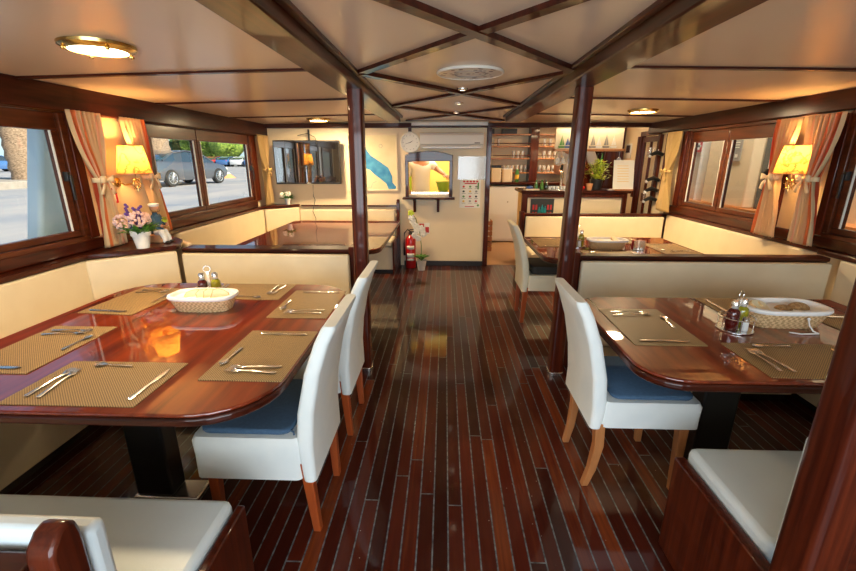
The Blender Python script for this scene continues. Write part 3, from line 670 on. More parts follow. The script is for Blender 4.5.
# ------------------------------------------------------------------ wall lamps
def wall_lamp(side, y, label):
    X = XL if side < 0 else XR; o = -side
    t = thing('wall_lamp', label, 'lamp', (X, y, 1.33)); cx = o*.155
    MB().lathe([(.035, 0), (.035, .008), (.02, .016), (0, .018)], (0, 0, 0), 20, 'x', 1, 1).build('wall_plate', 'brass', t) if o > 0 else MB().lathe([(.035, 0), (.035, -.008), (.02, -.016), (0, -.018)], (0, 0, 0), 20, 'x').build('wall_plate', 'brass', t)
    MB().tube([(o*.015, 0, 0), (o*.06, 0, -.02), (o*.12, 0, -.01), (cx, 0, .03), (cx, 0, .06)], .006, 8).build('arm', 'brass', t)
    b = MB(); b.ring((o*.155, 0, -.01), .036, .004, 24, 6, 'x'); b.ring((o*.155, 0, -.01), .012, .004, 12, 6, 'x')
    for k in range(8):
        a = PI*k/4; b.tube([(o*.155, .012*math.cos(a), -.01+.012*math.sin(a)), (o*.155, .056*math.cos(a), -.01+.056*math.sin(a))], .0028, 5)
    b.build('wheel_ornament', 'brass', t)
    b = MB(); n = 28; R = []
    for r_, z in ((.115, .065), (.080, .265)):
        R.append([(cx+r_*math.cos(2*PI*k/n)*.95, r_*math.sin(2*PI*k/n)*1.08, z) for k in range(n)])
    b.loft(R, False, False); b.build('lamp_shade', 'lamp_shade', t)
    b = MB()
    for r_, z in ((.116, .065), (.081, .265)):
        b.loft([[(cx+(r_+dr)*math.cos(2*PI*k/n)*.95, (r_+dr)*math.sin(2*PI*k/n)*1.08, z+dz) for dr, dz in ((-.002, -.003), (.002, -.003), (.002, .003), (-.002, .003))] for k in list(range(n))+[0]], False, False)
    b.build('shade_rim', 'leg_tan', t)
    MB().ball((cx, 0, .15), .022, 12, 8, sz=1.3).build('bulb', 'bulb', t)
    MB().lathe([(.014, .06), (.014, .115), (0, .116)], (cx, 0, 0), 10).build('socket', 'brass', t)
    l = bpy.data.lights.new('lamp_light', 'POINT'); l.energy = 9; l.color = (1, .50, .15); l.shadow_soft_size = .035
    lo = bpy.data.objects.new('lamp_light', l); COL.objects.link(lo); lo.location = (cx, 0, .20); lo.parent = t
wall_lamp(-1, 3.24, 'glowing parchment-shaded wall lamp with ship wheel bracket on left wall')
wall_lamp(1, 3.39, 'glowing parchment-shaded wall lamp with ship wheel bracket on right wall')

# ------------------------------------------------------------------ curtains
def curtain(side, xin, top, tie, bot, mat, label, z0=.895, zt=1.36, z1=1.80, folds=7, flip=False):
    t = thing('curtain', label, 'curtain'); o = -side
    nU, nV = 64, 30; b = MB(); uvs = []; grid = []
    for j in range(nV+1):
        z = z1 + (z0-z1)*j/nV
        if z >= zt: k = (z1-z)/(z1-zt); k = k**1.6; y0 = top[0]+(tie[0]-top[0])*k; y1 = top[1]+(tie[1]-top[1])*k
        else: k = (zt-z)/(zt-z0); k = 1-(1-k)**1.8; y0 = tie[0]+(bot[0]-tie[0])*k; y1 = tie[1]+(bot[1]-tie[1])*k
        wdt = abs(y1-y0); amp = .010+.018*min(1, .13/max(wdt, .05))
        row = []
        for i in range(nU+1):
            u = i/nU; y = y0+(y1-y0)*u; xx = xin + o*(amp*math.sin(u*folds*2*PI + .8*math.sin(z*7)) + .008*math.sin(u*folds*4.3*PI+z*5)+.02)
            row.append(b.b.verts.new((xx, y, z + (.008*math.sin(u*folds*2*PI) if j == nV else 0))))
        grid.append(row)
    uvl = b.b.loops.layers.uv.new('UVMap')
    for j in range(nV):
        for i in range(nU):
            f = b.b.faces.new((grid[j][i], grid[j][i+1], grid[j+1][i+1], grid[j+1][i]))
            for lp, (a, c) in zip(f.loops, ((i, j), (i+1, j), (i+1, j+1), (i, j+1))): lp[uvl].uv = ((1-a/nU) if flip else a/nU, c/nV)
    b.build('drape', mat, t, solid=.003)
    ym = (tie[0]+tie[1])/2; hw = abs(tie[1]-tie[0])/2+.012; xx = xin+o*.02
    b = MB(); n = 20
    b.loft([[(xx+(.040)*math.cos(2*PI*k/n)*1.0, ym+hw*math.sin(2*PI*k/n), zt+dz) for k in range(n)] for dz in (-.016, 0, .016)], False, False); tb = b.build('tieback', 'curtain' if mat != 'curtain_plain' else 'curtain_gold', t, solid=.004)
    b = MB()   # bow: two loops and two tails
    xf = xx+o*.048
    for s in (-1, 1):
        b.loft([[(xf, ym, zt-.008), (xf, ym, zt+.008)], [(xf+o*.02, ym+s*.03, zt-.012), (xf+o*.02, ym+s*.03, zt+.028)], [(xf+o*.012, ym+s*.065, zt-.02), (xf+o*.012, ym+s*.065, zt+.03)], [(xf-o*.004, ym+s*.05, zt-.018), (xf-o*.004, ym+s*.05, zt+.018)]], False, False, False)
        b.loft([[(xf, ym, zt), (xf, ym+s*.012, zt+.004)], [(xf+o*.006, ym+s*.025, zt-.05), (xf+o*.006, ym+s*.05, zt-.04)], [(xf, ym+s*.04, zt-.10), (xf, ym+s*.075, zt-.09)]], False, False, False)
    b.ball((xf, ym, zt), .013); b.build('bow', 'curtain' if mat != 'curtain_plain' else 'curtain_gold', tb, solid=.003)
curtain(-1, XL+.09, (2.78, 3.07), (2.91, 2.98), (2.87, 3.07), 'curtain_striped', 'striped tied curtain left of the left wall lamp', flip=True)
curtain(-1, XL+.06, (3.28, 3.56), (3.45, 3.53), (3.47, 3.66), 'curtain_striped', 'striped tied curtain right of the left wall lamp, behind the figurine')
curtain(-1, XL+.08, (5.66, 5.98), (5.78, 5.86), (5.72, 5.96), 'curtain_plain', 'plain gold tied curtain in the far left corner beside the screen')
curtain(1, XR-.09, (3.46, 3.72), (3.58, 3.66), (3.49, 3.74), 'curtain_striped', 'striped tied curtain left of the right wall lamp')
curtain(1, XR-.09, (3.10, 3.42), (3.22, 3.31), (3.12, 3.33), 'curtain_striped', 'striped tied curtain right of the right wall lamp', flip=True)
curtain(1, XR-.09, (5.12, 5.44), (5.28, 5.36), (5.16, 5.46), 'curtain_plain', 'plain gold tied curtain between side door and right window')
# red-orange inner curtain strips at the wall
for (sd_, y0, y1, l) in ((-1, 2.865, 2.92, 'narrow red curtain strip behind the striped curtain at left'), (1, 3.30, 3.46, 'narrow red and cream curtain strip behind the right wall lamp')):
    X = (XL+.015) if sd_ < 0 else (XR-.015)
    b = MB(); n = 16
    b.loft([[(X-sd_*(.012*math.sin(k*1.9)+.01), y0+(y1-y0)*k/n, z) for z in (1.79, 1.42)] for k in range(n+1)], False, False, False)
    tag(b.build('curtain_strip', 'red_print' if sd_ < 0 else 'curtain_striped', solid=.003), l, 'curtain')

# ------------------------------------------------------------------ things on the left sill
def flower_pot(x, y, z, label, s=1, kinds=('petal_pink', 'petal_purple'), tall=1.0):
    t = thing('flower_pot', label, 'plant', (x, y, z))
    MB().lathe([(.034*s, 0), (.046*s, .075*s), (.052*s, .075*s), (.055*s, .105*s), (.049*s, .106*s), (.044*s, .08*s), (0, .08*s)], n=20).build('pot', 'ceramic', t)
    b = MB()
    for k in range(70):
        a = random.uniform(0, 2*PI); r_ = random.uniform(0, .05)*s
        b.leaf((r_*math.cos(a), r_*math.sin(a), .09*s), (math.cos(a), math.sin(a), random.uniform(.1, 1.4)), random.uniform(.05, .10)*s, .026*s)
    b.build('foliage', 'leaf', t)
    b = MB()
    for cx_, cy_, cz_, rr in ((-.075, -.03, .155, .040), (.03, -.05, .175, .040), (.0, .05, .165, .034)):
        for k in range(60):
            a, e = random.uniform(0, 2*PI), random.uniform(-1, 1); q = math.sqrt(1-e*e)
            b.ball((s*(cx_+rr*q*math.cos(a)), s*(cy_+rr*q*math.sin(a)), s*(cz_+rr*e)), .0085*s, 6, 4)
    b.build('blossom', kinds[0], t)
    b = MB()
    for (dx, dy, h) in ((-.05, .0, .26), (-.01, .0, .24), (.01, .02, .25), (-.03, -.03, .21), (.02, -.02, .13), (-.01, -.05, .13)):
        for k in range(16):
            f_ = k/16; b.ball((s*(dx*f_*1.4+random.uniform(-.01, .01)), s*(dy*f_+random.uniform(-.01, .01)), s*(.10+(h-.10)*f_*tall)), .009*s, 6, 4)
    b.build('flower_spike', kinds[1], t)
    return t
flower_pot(-2.17, 2.94, .8855, 'white pot of pink and purple flowers on the left sill', 1.22)
flower_pot(-2.20, 5.98, .8855, 'small white pot of white flowers in the far left corner', .85, ('petal_white', 'leaf'), .7)
# sailor figurine
t = thing('sailor_figurine', 'seated sailor figurine in cap and blue jacket beside the flower pot', 'figurine', (-2.20, 3.17, .8855), .1); t.scale = (1.3, 1.3, 1.3)
b = MB(); b.tube([(0, .0, .055), (0, 0, .10), (0, 0, .15), (0, -.002, .175)], [.032, .030, .028, .014], 12); b.build('jacket', 'denim', t)
b = MB(); b.box(-.04, .03, -.03, .04, 0, .045); b.build('seat_block', 'terracotta', t, bevel=.004)
for s in (-1, 1):
    MB().tube([(0, s*.017, .058), (.035, -.012+s*.02, .062), (.055, -.02+s*.022, .03), (.06, -.022+s*.024, .004)], [.019, .018, .014, .012], 8).build('trouser_leg', 'ceramic', t)
    MB().tube([(0, s*.032, .155), (.01, s*.045, .12), (.035, s*.03, .10)], [.012, .011, .009], 8).build('sleeve', 'denim', t)
    MB().ball((.043, s*.026, .098), .010).build('hand', 'skin', t)
    MB().ball((.07, -.024+s*.024, .007), .014, 10, 6, 1.4, .8, .5).build('shoe', 'black_plastic', t)
hd = MB().ball((.004, -.002, .198), .024, 14, 10, 1, .92, 1.1).ball((.028, -.002, .195), .005).build('head', 'skin', t)
MB().lathe([(.0245, .208), (.028, .211), (.029, .222), (.022, .228), (0, .229)], (.002, -.002, 0), 16).build('cap', 'ceramic', hd)
MB().lathe([(.018, .178), (.024, .184), (.022, .192)], (.008, -.002, 0), 12).build('beard', 'bread_dark', hd)
MB().tube([(.045, .0, .12), (.05, .0, .13), (.05, 0, .145)], [.012, .018, .015], 8).build('held_bundle', 'leaf_lime', t)
t = thing('wall_plaque', 'small red-framed picture hanging under the left wall lamp', 'picture', (XL, 3.16, 1.235))
MB().box(0, .008, -.032, .032, -.045, .045).build('picture', 'paper', t)
b = MB(); b.box(.004, .014, -.042, -.030, -.055, .055); b.box(.004, .014, .030, .042, -.055, .055); b.box(.004, .014, -.03, .03, .043, .055); b.box(.004, .014, -.03, .03, -.055, -.043); b.build('frame', 'red', t)
MB().lathe([(.015, .0085), (.012, .010), (0, .0105)], (0, 0, 0), 14, 'x').build('motif', 'grey_print', t)

# ------------------------------------------------------------------ end wall things
Y = YB
t = thing('television', 'black flat screen hanging on the end wall at left', 'television', (-1.86, 5.93, 1.455), .06)
MB().box(-.445, .445, -.015, .03, -.285, .285).build('casing', 'black_plastic', t, bevel=.008)
MB().box(-.432, .432, -.018, -.0152, -.262, .27).build('screen', 'black_gloss', t)
MB().box(-.03, .03, -.019, -.0155, -.279, -.268).build('badge', 'grey_print', t)
MB().box(-.06, .06, .03, .12, -.06, .06).build('bracket', 'black_metal', t)
b = MB(); b.tube([(-1.84, 6.03, 1.15), (-1.85, 6.04, 1.0), (-1.82, 6.02, .95), (-1.84, 5.93, .80), (-1.80, 5.92, .70), (-1.82, 5.9, .52)], .004, 6)
tag(b.build('power_cord', 'black_plastic'), 'thin black cord hanging below the screen', 'cord')
b = MB(); b.tube([(-1.98, 5.96, 1.80), (-1.85, 5.98, 1.83), (-1.75, 5.97, 1.78), (-1.72, 5.9, 1.76), (-1.71, 5.90, 1.68)], .005, 6).box(-1.845, -1.825, 5.98, 6.0, 1.74, 1.88)
tag(b.build('antenna_cable', 'black_plastic'), 'black aerial cable looping over the top of the screen', 'cable')
t = thing('framed_chart', 'framed sea chart with a blue sea on the end wall behind the left post', 'picture', (-1.0, YB, 1.45))
MB().box(-.32, .335, -.014, -.002, -.365, .365).build('chart', 'map_land', t)
b = MB()
for a in ((-.345, -.315, -.38, .38), (.33, .35, -.38, .38)): b.box(a[0], a[1], -.03, 0, a[2], a[3])
for a in ((.36, .38), (-.38, -.36)): b.box(-.315, .33, -.03, 0, a[0], a[1])
b.build('frame', 'ship_cream', t, bevel=.003)
def mp(px, py): return ((px-445)/440*6.06 + 1.0, 1.5-(py-159)/440*6.33-1.45)
pts = [(355, 138), (364, 145), (367, 151), (371, 156), (379, 161), (388, 167), (392, 175), (392, 181), (396, 185), (395, 187), (388, 187), (386, 182), (381, 178), (374, 173), (369.6, 169), (364, 167), (355, 160)]
b = MB(); b.prism([mp(*p) for p in pts], -.0158, -.0145, 'y'); b.build('sea_area', 'map_sea', t)
b = MB(); b.ring((.12, -.0148, .22), .022, .002, 16, 5, 'y'); b.box(-.15, -.02, -.0155, -.0145, -.34, -.338); b.tube([(-.03, -.015, -.33), (.0, -.015, -.27), (.05, -.015, -.25)], .002, 5)
b.build('compass_and_border', 'grey_print', t)
t = thing('wall_clock', 'round white wall clock with pale face above the serving hatch', 'clock', (-.475, YB, 1.715))
MB().lathe([(.135, 0), (.135, -.02), (.128, -.03), (.118, -.03), (.116, -.016), (0, -.015)], (0, 0, 0), 36, 'y').build('case', 'white_plastic', t)
b = MB()
for k in range(12):
    a = PI*k/6; b.ball((.095*math.sin(a), -.0165, .095*math.cos(a)), .006, 6, 4, 1, .3)
b.build('hour_marks', 'grey_print', t)
for a, L_, w_ in ((math.radians(255), .085, .004), (math.radians(60), .055, .005)):
    dx, dz = math.sin(a), math.cos(a); MB().hexa([(-w_*dz, -.02, w_*dx), (w_*dz, -.02, -w_*dx), (L_*dx, -.02, L_*dz)], [(-w_*dz, -.018, w_*dx), (w_*dz, -.018, -w_*dx), (L_*dx, -.018, L_*dz)]).build('clock_hand', 'black_print', t)
b = MB(); b.box(-.50, -.455, YB-.02, YB-.001, 1.46, 1.58); b.box(-.50, -.455, YB-.02, YB-.001, 1.855, 1.90)
struct(b.build('trim_14', 'wood_z'), 'dark wooden upright strip above and below the clock', 'trim')
t = thing('air_conditioner', 'long white wall air conditioner above the hatch and posters', 'air conditioner', (.085, YB, 1.73))
b = MB(); b.prism([(-.01, -.10), (-.01, .10), (-.16, .10), (-.19, .07), (-.195, -.04), (-.15, -.095)], -.42, .42, 'x'); b.build('housing', 'white_plastic', t, bevel=.006)
MB().box(-.38, .38, -.168, -.155, -.094, -.075).build('air_flap', 'white_enamel', t); MB().box(-.40, .41, -.1985, -.1955, -.047, -.043).build('seam_line', 'grey_print', t)
MB().box(.30, .37, -.199, -.1955, -.035, -.02).build('indicator_panel', 'grey_print', t)
# serving hatch cabinet
t = thing('serving_hatch', 'arched dark wooden hatch frame with shelf on the end wall', 'hatch', (-.22, YB, 0))
b = MB(); b.box(-.325, -.28, -.06, -.001, .98, 1.55); b.box(.28, .325, -.06, -.001, .98, 1.55)
pts = [(-.325, 1.47), (.325, 1.47), (.325, 1.55)] + [(.325-.65*k/10, 1.55+.055*math.sin(PI*k/10)) for k in range(1, 10)] + [(-.325, 1.55)]
b.prism(pts, -.065, -.001, 'y'); b.build('frame', 'wood_x', t, bevel=.006)
MB().box(-.36, .36, -.16, -.001, .965, .99).build('shelf', 'wood_x', t, bevel=.006)
for x_ in (-.20, .13): MB().prism([(-.001, .78), (-.03, .78), (-.05, .93), (-.13, .96), (-.001, .96)], x_-.018, x_+.018, 'x').build('shelf_bracket', 'wood_z', t)
def poster(name, x, z, w_, h_, mat, label, cat='poster'):
    t = thing(name, label, cat, (x, YB, z)); MB().box(-w_/2, w_/2, -.004, -.001, -h_/2, h_/2).build('sheet', mat, t); return t
t = poster('plastic_sleeve', .385, 1.38, .40, .30, 'paper', 'blank glossy sheet in a clear sleeve on the end wall below the air conditioner', 'sign')
MB().box(-.205, .205, -.008, -.0055, -.155, .155).build('clear_cover', 'plastic_sleeve', t)
t = poster('menu_poster', .355, 1.035, .29, .39, 'paper', 'white poster with small coloured food pictures in rows', 'poster')
b = MB()
for k in range(5): b.box(-.10+.045*k, -.07+.045*k, -.006, -.0042, .155, .178)
b.box(-.08, .09, -.006, -.0042, .132, .146); b.box(-.07, .06, -.006, -.0042, -.182, -.172); b.build('red_lettering', 'red_print', t)
cols = ['red_print', 'green_print', 'grey_print', 'black_print', 'yellow_print', 'grey_print', 'green_print', 'red_print', 'black_print', 'yellow_print', 'grey_print', 'red_print']
k = 0
for zz in (.085, .02, -.05, -.115):
    for xx in (-.09, .0, .085):
        b = MB(); b.ball((xx, -.005, zz+.012), .014, 8, 4, 1.2, .15); b.build('food_picture', cols[k % 12], t)
        MB().box(xx-.025, xx+.028, -.006, -.0042, zz-.018, zz-.012).build('caption_line', 'grey_print', t); k += 1
b = MB(); b.box(.10, .12, -.006, -.0042, .06, .15); b.ball((.115, -.005, -.16), .016, 8, 4, 1, .15); b.build('corner_picture', 'green_print', t)
t = thing('wall_socket_sign', 'small white sign with red squares above the extinguisher', 'sign', (-.285, YB, .545))
MB().box(-.075, .075, -.004, -.001, -.08, .08).build('sheet', 'paper', t)
b = MB(); b.box(-.07, -.005, -.006, -.0042, .01, .07); b.box(.015, .065, -.006, -.0042, -.06, .02); b.build('red_square', 'red_print', t)
# fire extinguisher
t = thing('fire_extinguisher', 'red fire extinguisher standing on the floor at the end wall', 'extinguisher', (-.475, 5.96, 0))
MB().lathe([(.068, 0), (.072, .01), (.072, .40), (.06, .44), (.03, .465), (.025, .475), (0, .476)], n=22).build('cylinder', 'red', t)
MB().lathe([(.028, .477), (.028, .50), (.015, .51), (0, .512)], n=12).box(-.015, .06, -.01, .01, .512, .522).box(-.015, .065, -.01, .01, .54, .55).build('valve', 'black_metal', t)
MB().tube([(.02, 0, .50), (-.04, -.02, .55), (-.085, -.03, .50), (-.092, -.02, .35), (-.088, -.02, .18)], [.009, .009, .009, .009, .016], 8).build('hose', 'black_plastic', t)
for z0, z1 in ((.275, .325), (.155, .215), (.11, .14)):
    n = 12; b = MB(); b.loft([[(.0735*math.sin(a), -.0735*math.cos(a), z) for z in (z0, z1)] for a in [(-.8+1.6*k/n) for k in range(n+1)]], False, False, False)
    b.build('label', 'paper', t, solid=.001)
# orchid
t = thing('potted_orchid', 'white orchid in a stone pot on the floor beside the extinguisher', 'plant', (-.315, 5.80, 0))
MB().lathe([(.05, 0), (.068, .12), (.072, .145), (.064, .145), (.058, .12), (0, .12)], n=18).build('pot', 'stone_pot', t)
b = MB()
for k in range(9):
    a = 2*PI*k/9+.3; b.leaf((0, 0, .13), (math.cos(a), math.sin(a), .9), .15, .065, .6)
b.build('leaf_rosette', 'leaf', t)
st = [(0, 0, .14), (.0, -.01, .35), (-.02, -.02, .55), (-.07, -.03, .72), (-.12, -.03, .80)]
MB().tube(st, .005, 6).build('stem', 'stem_green', t)
for k, (x_, z_) in enumerate(((-.135, .80), (-.13, .74), (-.11, .68), (-.075, .63), (-.06, .56), (.0, .60), (.03, .52), (-.09, .50), (-.04, .46))):
    b = MB()
    for j in range(5):
        a = 2*PI*j/5+k; b.ball((x_+.026*math.cos(a), -.05, z_+.026*math.sin(a)), .021, 8, 6, 1, .4)
    b.ball((x_, -.06, z_), .008, 6, 4); b.build('bloom', 'petal_white' if k else 'leaf_lime', t)

# ------------------------------------------------------------------ ceiling fixtures
def ceiling_light(x, y, label, r=.135, e=9):
    z = cz(x)
    t = thing('ceiling_light', label, 'light', (x, y, z))
    MB().lathe([(r+.028, 0), (r+.026, -.012), (r+.004, -.026), (r-.006, -.026), (r-.004, -.016)], n=40).build('brass_ring', 'brass', t)
    MB().lathe([(0, -.0205), (r*.5, -.0215), (r*.95, -.020), (r*.95, -.014), (0, -.014)], n=36).build('diffuser', 'diffuser', t)
    for k in range(4):
        a = k*PI/2+.9; MB().ball(((r+.008)*math.cos(a), (r+.008)*math.sin(a), -.029), .009, 8, 6).build('screw_knob', 'brass', t)
    l = bpy.data.lights.new('downlight', 'AREA'); l.shape = 'DISK'; l.size = r*1.6; l.energy = e; l.color = (1, .74, .42)
    o = bpy.data.objects.new('downlight', l); COL.objects.link(o); o.location = (0, 0, -.035); o.parent = t
ceiling_light(-1.49, 1.98, 'large brass-ringed ceiling light over the left front table', .115, 13)
ceiling_light(-1.54, 5.45, 'brass-ringed ceiling light over the left rear table', .115, 22)
ceiling_light(1.94, 4.57, 'brass-ringed ceiling light above the partition before the bar', .115, 24)
t = thing('ceiling_rosette', 'round mosaic-patterned disc on the central ceiling', 'rosette', (.14, 2.72, 1.985))
MB().lathe([(.0, -.012), (.185, -.012), (.185, 0), (0, 0)], n=40).build('patterned_disc', 'rosette', t)
MB().ring((0, 0, -.008), .188, .008, 40, 6).build('rim', 'white_plastic', t); MB().ring((0, 0, -.012), .09, .004, 30, 6).build('inner_ring', 'grey_print', t)
for x, y, l in ((.12, 3.33, 'small chrome spotlight nearest the rosette'), (.12, 4.14, 'small chrome spotlight in the middle of the row of three'), (.115, 4.93, 'small chrome spotlight farthest from the rosette')):
    t = thing('ceiling_spotlight', l, 'light', (x, y, 1.985), 0, 'small spotlights on the central ceiling')
    MB().lathe([(.04, 0), (.038, -.008), (.022, -.014), (.02, -.010)], n=20).build('rim', 'steel', t); MB().lathe([(0, -.012), (.018, -.012), (.018, -.006), (0, -.006)], n=14).build('lens', 'spot_glow', t)

# ------------------------------------------------------------------ galley and bar
def zat(py, y): return 1.5-(py-159)/425*y*.965
t = thing('bar_counter', 'cream-panelled bar counter with dark wooden top and trim', 'counter', (0, 0, 0))
CY = 6.02
MB().box(1.10, 2.48, CY+.04, CY+.5, 0, 1.05).build('body', 'wall_cream', t)
MB().box(1.05, 2.54, CY-.03, CY+.56, 1.05, 1.085).build('worktop', 'wood_x', t, bevel=.008)
b = MB(); b.box(1.07, 1.15, CY, CY+.04, 0, 1.05); b.box(2.44, 2.50, CY, CY+.04, 0, 1.05); b.box(1.15, 2.44, CY, CY+.04, .99, 1.05); b.build('panel_frame', 'wood_z', t, bevel=.004)
t = thing('cup_poster', 'small dark picture with teal bottles on the bar front', 'picture', (1.36, CY+.038, .84))
MB().box(-.16, .16, -.012, 0, -.14, .13).build('backing', 'black_print', t)
b = MB(); 
for x_, h_ in ((-.04, .10), (.0, .13), (.04, .11)): b.lathe([(.018, -.12), (.018, -.12+h_), (.008, -.10+h_), (.008, -.08+h_)], (x_, -.02, 0), 8)
b.build('teal_bottle_picture', 'teal_bottle', t)
b = MB()
for x_ in (-.12, -.08, .08, .12): b.box(x_-.012, x_+.012, -.016, -.012, -.02, .05); b.box(x_-.01, x_+.01, -.016, -.012, -.10, -.05)
b.build('red_label_picture', 'red_print', t)
# things on the bar
BZ = 1.086
def small(name, fn, mat, x, y, z, label, cat, group=None):
    b = MB(); fn(b); o = b.build(name, mat); o.location = (x, y, z); return tag(o, label, cat, group)
t = thing('basil_pot', 'lime-green basil plant in a black pot on the bar', 'plant', (2.13, 6.22, BZ))
MB().lathe([(.065, 0), (.085, .13), (.09, .13), (.09, .14), (.078, .14), (.07, .12), (0, .12)], n=16).build('pot', 'black_plastic', t)
b = MB()
for k in range(420):
    a = random.uniform(0, 2*PI); r_ = abs(random.gauss(0, .085)); r_ = min(r_, .14); h_ = .14+random.uniform(0, .27)*(1-r_*1.6)
    b.leaf((r_*math.cos(a), r_*math.sin(a), h_), (math.cos(a), math.sin(a), random.uniform(-.2, 1)), random.uniform(.035, .06), .035)
b.build('foliage', 'leaf_lime', t)
b = MB()
for k in range(12):
    a = 2*PI*k/12; b.tube([(0, 0, .12), (.04*math.cos(a), .04*math.sin(a), .22), (.11*math.cos(a), .11*math.sin(a), .34)], .003, 5)
b.build('stems', 'stem_green', t)
small('terracotta_cup', lambda b: b.lathe([(.03, 0), (.045, .09), (.048, .09), (.04, .088), (0, .02)], n=14), 'terracotta', 1.99, 6.08, BZ, 'orange-brown cup left of the basil', 'cup')
small('side_plate', lambda b: b.lathe([(.03, 0), (.05, .012), (.052, .015), (.03, .006), (0, .005)], n=20), 'ceramic', 2.26, 6.02, BZ, 'small white plate between basil pot and menu board', 'plate')
small('lemon', lambda b: b.ball((0, 0, .03), .03, 10, 8, 1.3), 'yellow_print', 1.80, 6.08, BZ, 'yellow lemon on the bar by the post', 'fruit')
small('red_pepper', lambda b: b.ball((0, 0, .03), .034, 10, 8, 1.2, .9, .9), 'red', 1.90, 6.10, BZ, 'red pepper on the bar by the cup', 'vegetable')
t = thing('menu_stand', 'white menu board leaning on a stand at the right end of the bar', 'menu board', (2.42, 6.08, BZ), -.06)
b = MB(); b.hexa([(-.12, -.04, .02), (.15, -.04, .02), (.15, -.03, .02), (-.12, -.03, .02)], [(-.10, .10, .40), (.17, .10, .40), (.17, .11, .40), (-.10, .11, .40)]); b.build('sheet', 'paper', t)
MB().box(-.12, .15, -.055, .10, 0, .018).build('stand_foot', 'leg_tan', t)
b = MB()
for k in range(7): f_ = .25+.09*k; b.hexa([(-.06, -.042+.14*f_, .02+.38*f_), (.09, -.042+.14*f_, .02+.38*f_), (.09, -.041+.14*f_, .02+.38*f_), (-.06, -.041+.14*f_, .02+.38*f_)], [(-.06, -.042+.14*(f_+.015), .02+.38*(f_+.015)), (.09, -.042+.14*(f_+.015), .02+.38*(f_+.015)), (.09, -.041+.14*(f_+.015), .02+.38*(f_+.015)), (-.06, -.041+.14*(f_+.015), .02+.38*(f_+.015))])
b.build('text_line', 'yellow_print', t)
t = thing('serving_trays', 'steel tray rack with cups on the bar left of the post', 'tray', (1.56, 6.1, BZ)); MB().box(-.13, .13, -.08, .08, 0, .012).build('tray', 'steel', t, bevel=.004); b = MB()
for k in range(5): b.lathe([(.018, .013), (.024, .055), (.022, .055), (.016, .018), (0, .018)], (-.10+.05*k, 0, 0), 12)
b.build('cup_row', 'ceramic', t)
small('cutting_board', lambda b: b.box(-.10, .10, -.06, .06, 0, .015), 'ship_cream', 1.20, 6.08, BZ, 'pale board at the left end of the bar', 'board')
small('blue_cloth', lambda b: b.ball((0, 0, .025), .04, 10, 6, 1.3, 1, .7), 'blue_print', 1.20, 6.2, BZ, 'crumpled blue cloth at the left end of the bar', 'cloth')
for k, (x, m_, l) in enumerate(((1.30, 'bottle_green', 'short green bottle on the bar left of the steel trays'), (1.38, 'leaf', 'small green herb jar on the bar beside the green bottle'), (1.44, 'bottle_dark', 'short dark bottle on the bar next to the steel trays'))):
    small('sauce_bottle', lambda b: b.lathe([(.025, 0), (.027, .01), (.027, .07), (.012, .10), (.012, .13), (0, .131)], n=12), m_, x, 6.25, BZ, l, 'bottle')
t = thing('beer_tap', 'dark chrome beer tap on the bar beside the post', 'tap', (1.66, 6.3, BZ)); MB().lathe([(.04, 0), (.035, .02), (.018, .04), (.018, .22), (.03, .24), (0, .25)], n=14).build('column', 'steel', t)
MB().tube([(0, 0, .20), (0, -.06, .21), (0, -.08, .16)], .01, 8).build('spout', 'steel', t); MB().lathe([(.008, .25), (.014, .33), (0, .34)], n=8).build('lever', 'black_plastic', t)
# canopy with painted boats above the bar
t = thing('bar_canopy', 'lit cream panel with little sailing boats hanging over the bar', 'panel', (2.02, 6.25, 1.60))
MB().box(-.50, .42, 0, .03, .03, .30).build('back_panel', 'ship_cream', t); MB().box(-.52, .43, -.10, .03, 0, .03).build('shelf_board', 'leg_tan', t, bevel=.004)
for k, (x_, h_, m_) in enumerate(((-.42, .17, 'green_print'), (-.34, .14, 'blue_print'), (-.24, .19, 'grey_print'), (-.12, .15, 'petal_white'), (.0, .18, 'grey_print'), (.08, .14, 'ceramic'), (.18, .19, 'grey_print'), (.28, .16, 'petal_white'))):
    b = MB(); b.prism([(x_-.035, .045), (x_+.035, .045), (x_+.045, .07), (x_-.045, .07)], -.05, -.02, 'y'); b.prism([(x_-.03, .08), (x_+.002, .08), (x_+.002, .08+h_*.8)], -.037, -.033, 'y'); b.prism([(x_+.008, .08), (x_+.034, .085), (x_+.008, .07+h_*.7)], -.037, -.033, 'y'); b.build('toy_boat', m_, t)
b = MB(); b.prism([(-.25, .20), (-.17, .20), (-.20, .235)], -.02, -.002, 'y'); b.build('red_pennant', 'red_print', t)
area('canopy_lamp', (2.0, 6.12, 1.97), (math.radians(35), 0, 0), .9, .05, 3.5, (1, .82, .5))
for k, x_ in enumerate((1.56, 1.64, 1.72, 1.80, 1.88, 2.40)):
    wg = thing('hanging_wine_glass', 'wine glass hanging upside down under the bar canopy', 'glass', (x_, 6.22, 1.60), 0, 'glasses hanging under the bar canopy')
    MB().lathe([(.03, 0), (.004, -.006), (.004, -.07), (.022, -.085), (.036, -.12), (.030, -.16), (.028, -.16), (.034, -.12), (.0, -.09)], n=14).build('bowl', 'tumbler', wg)
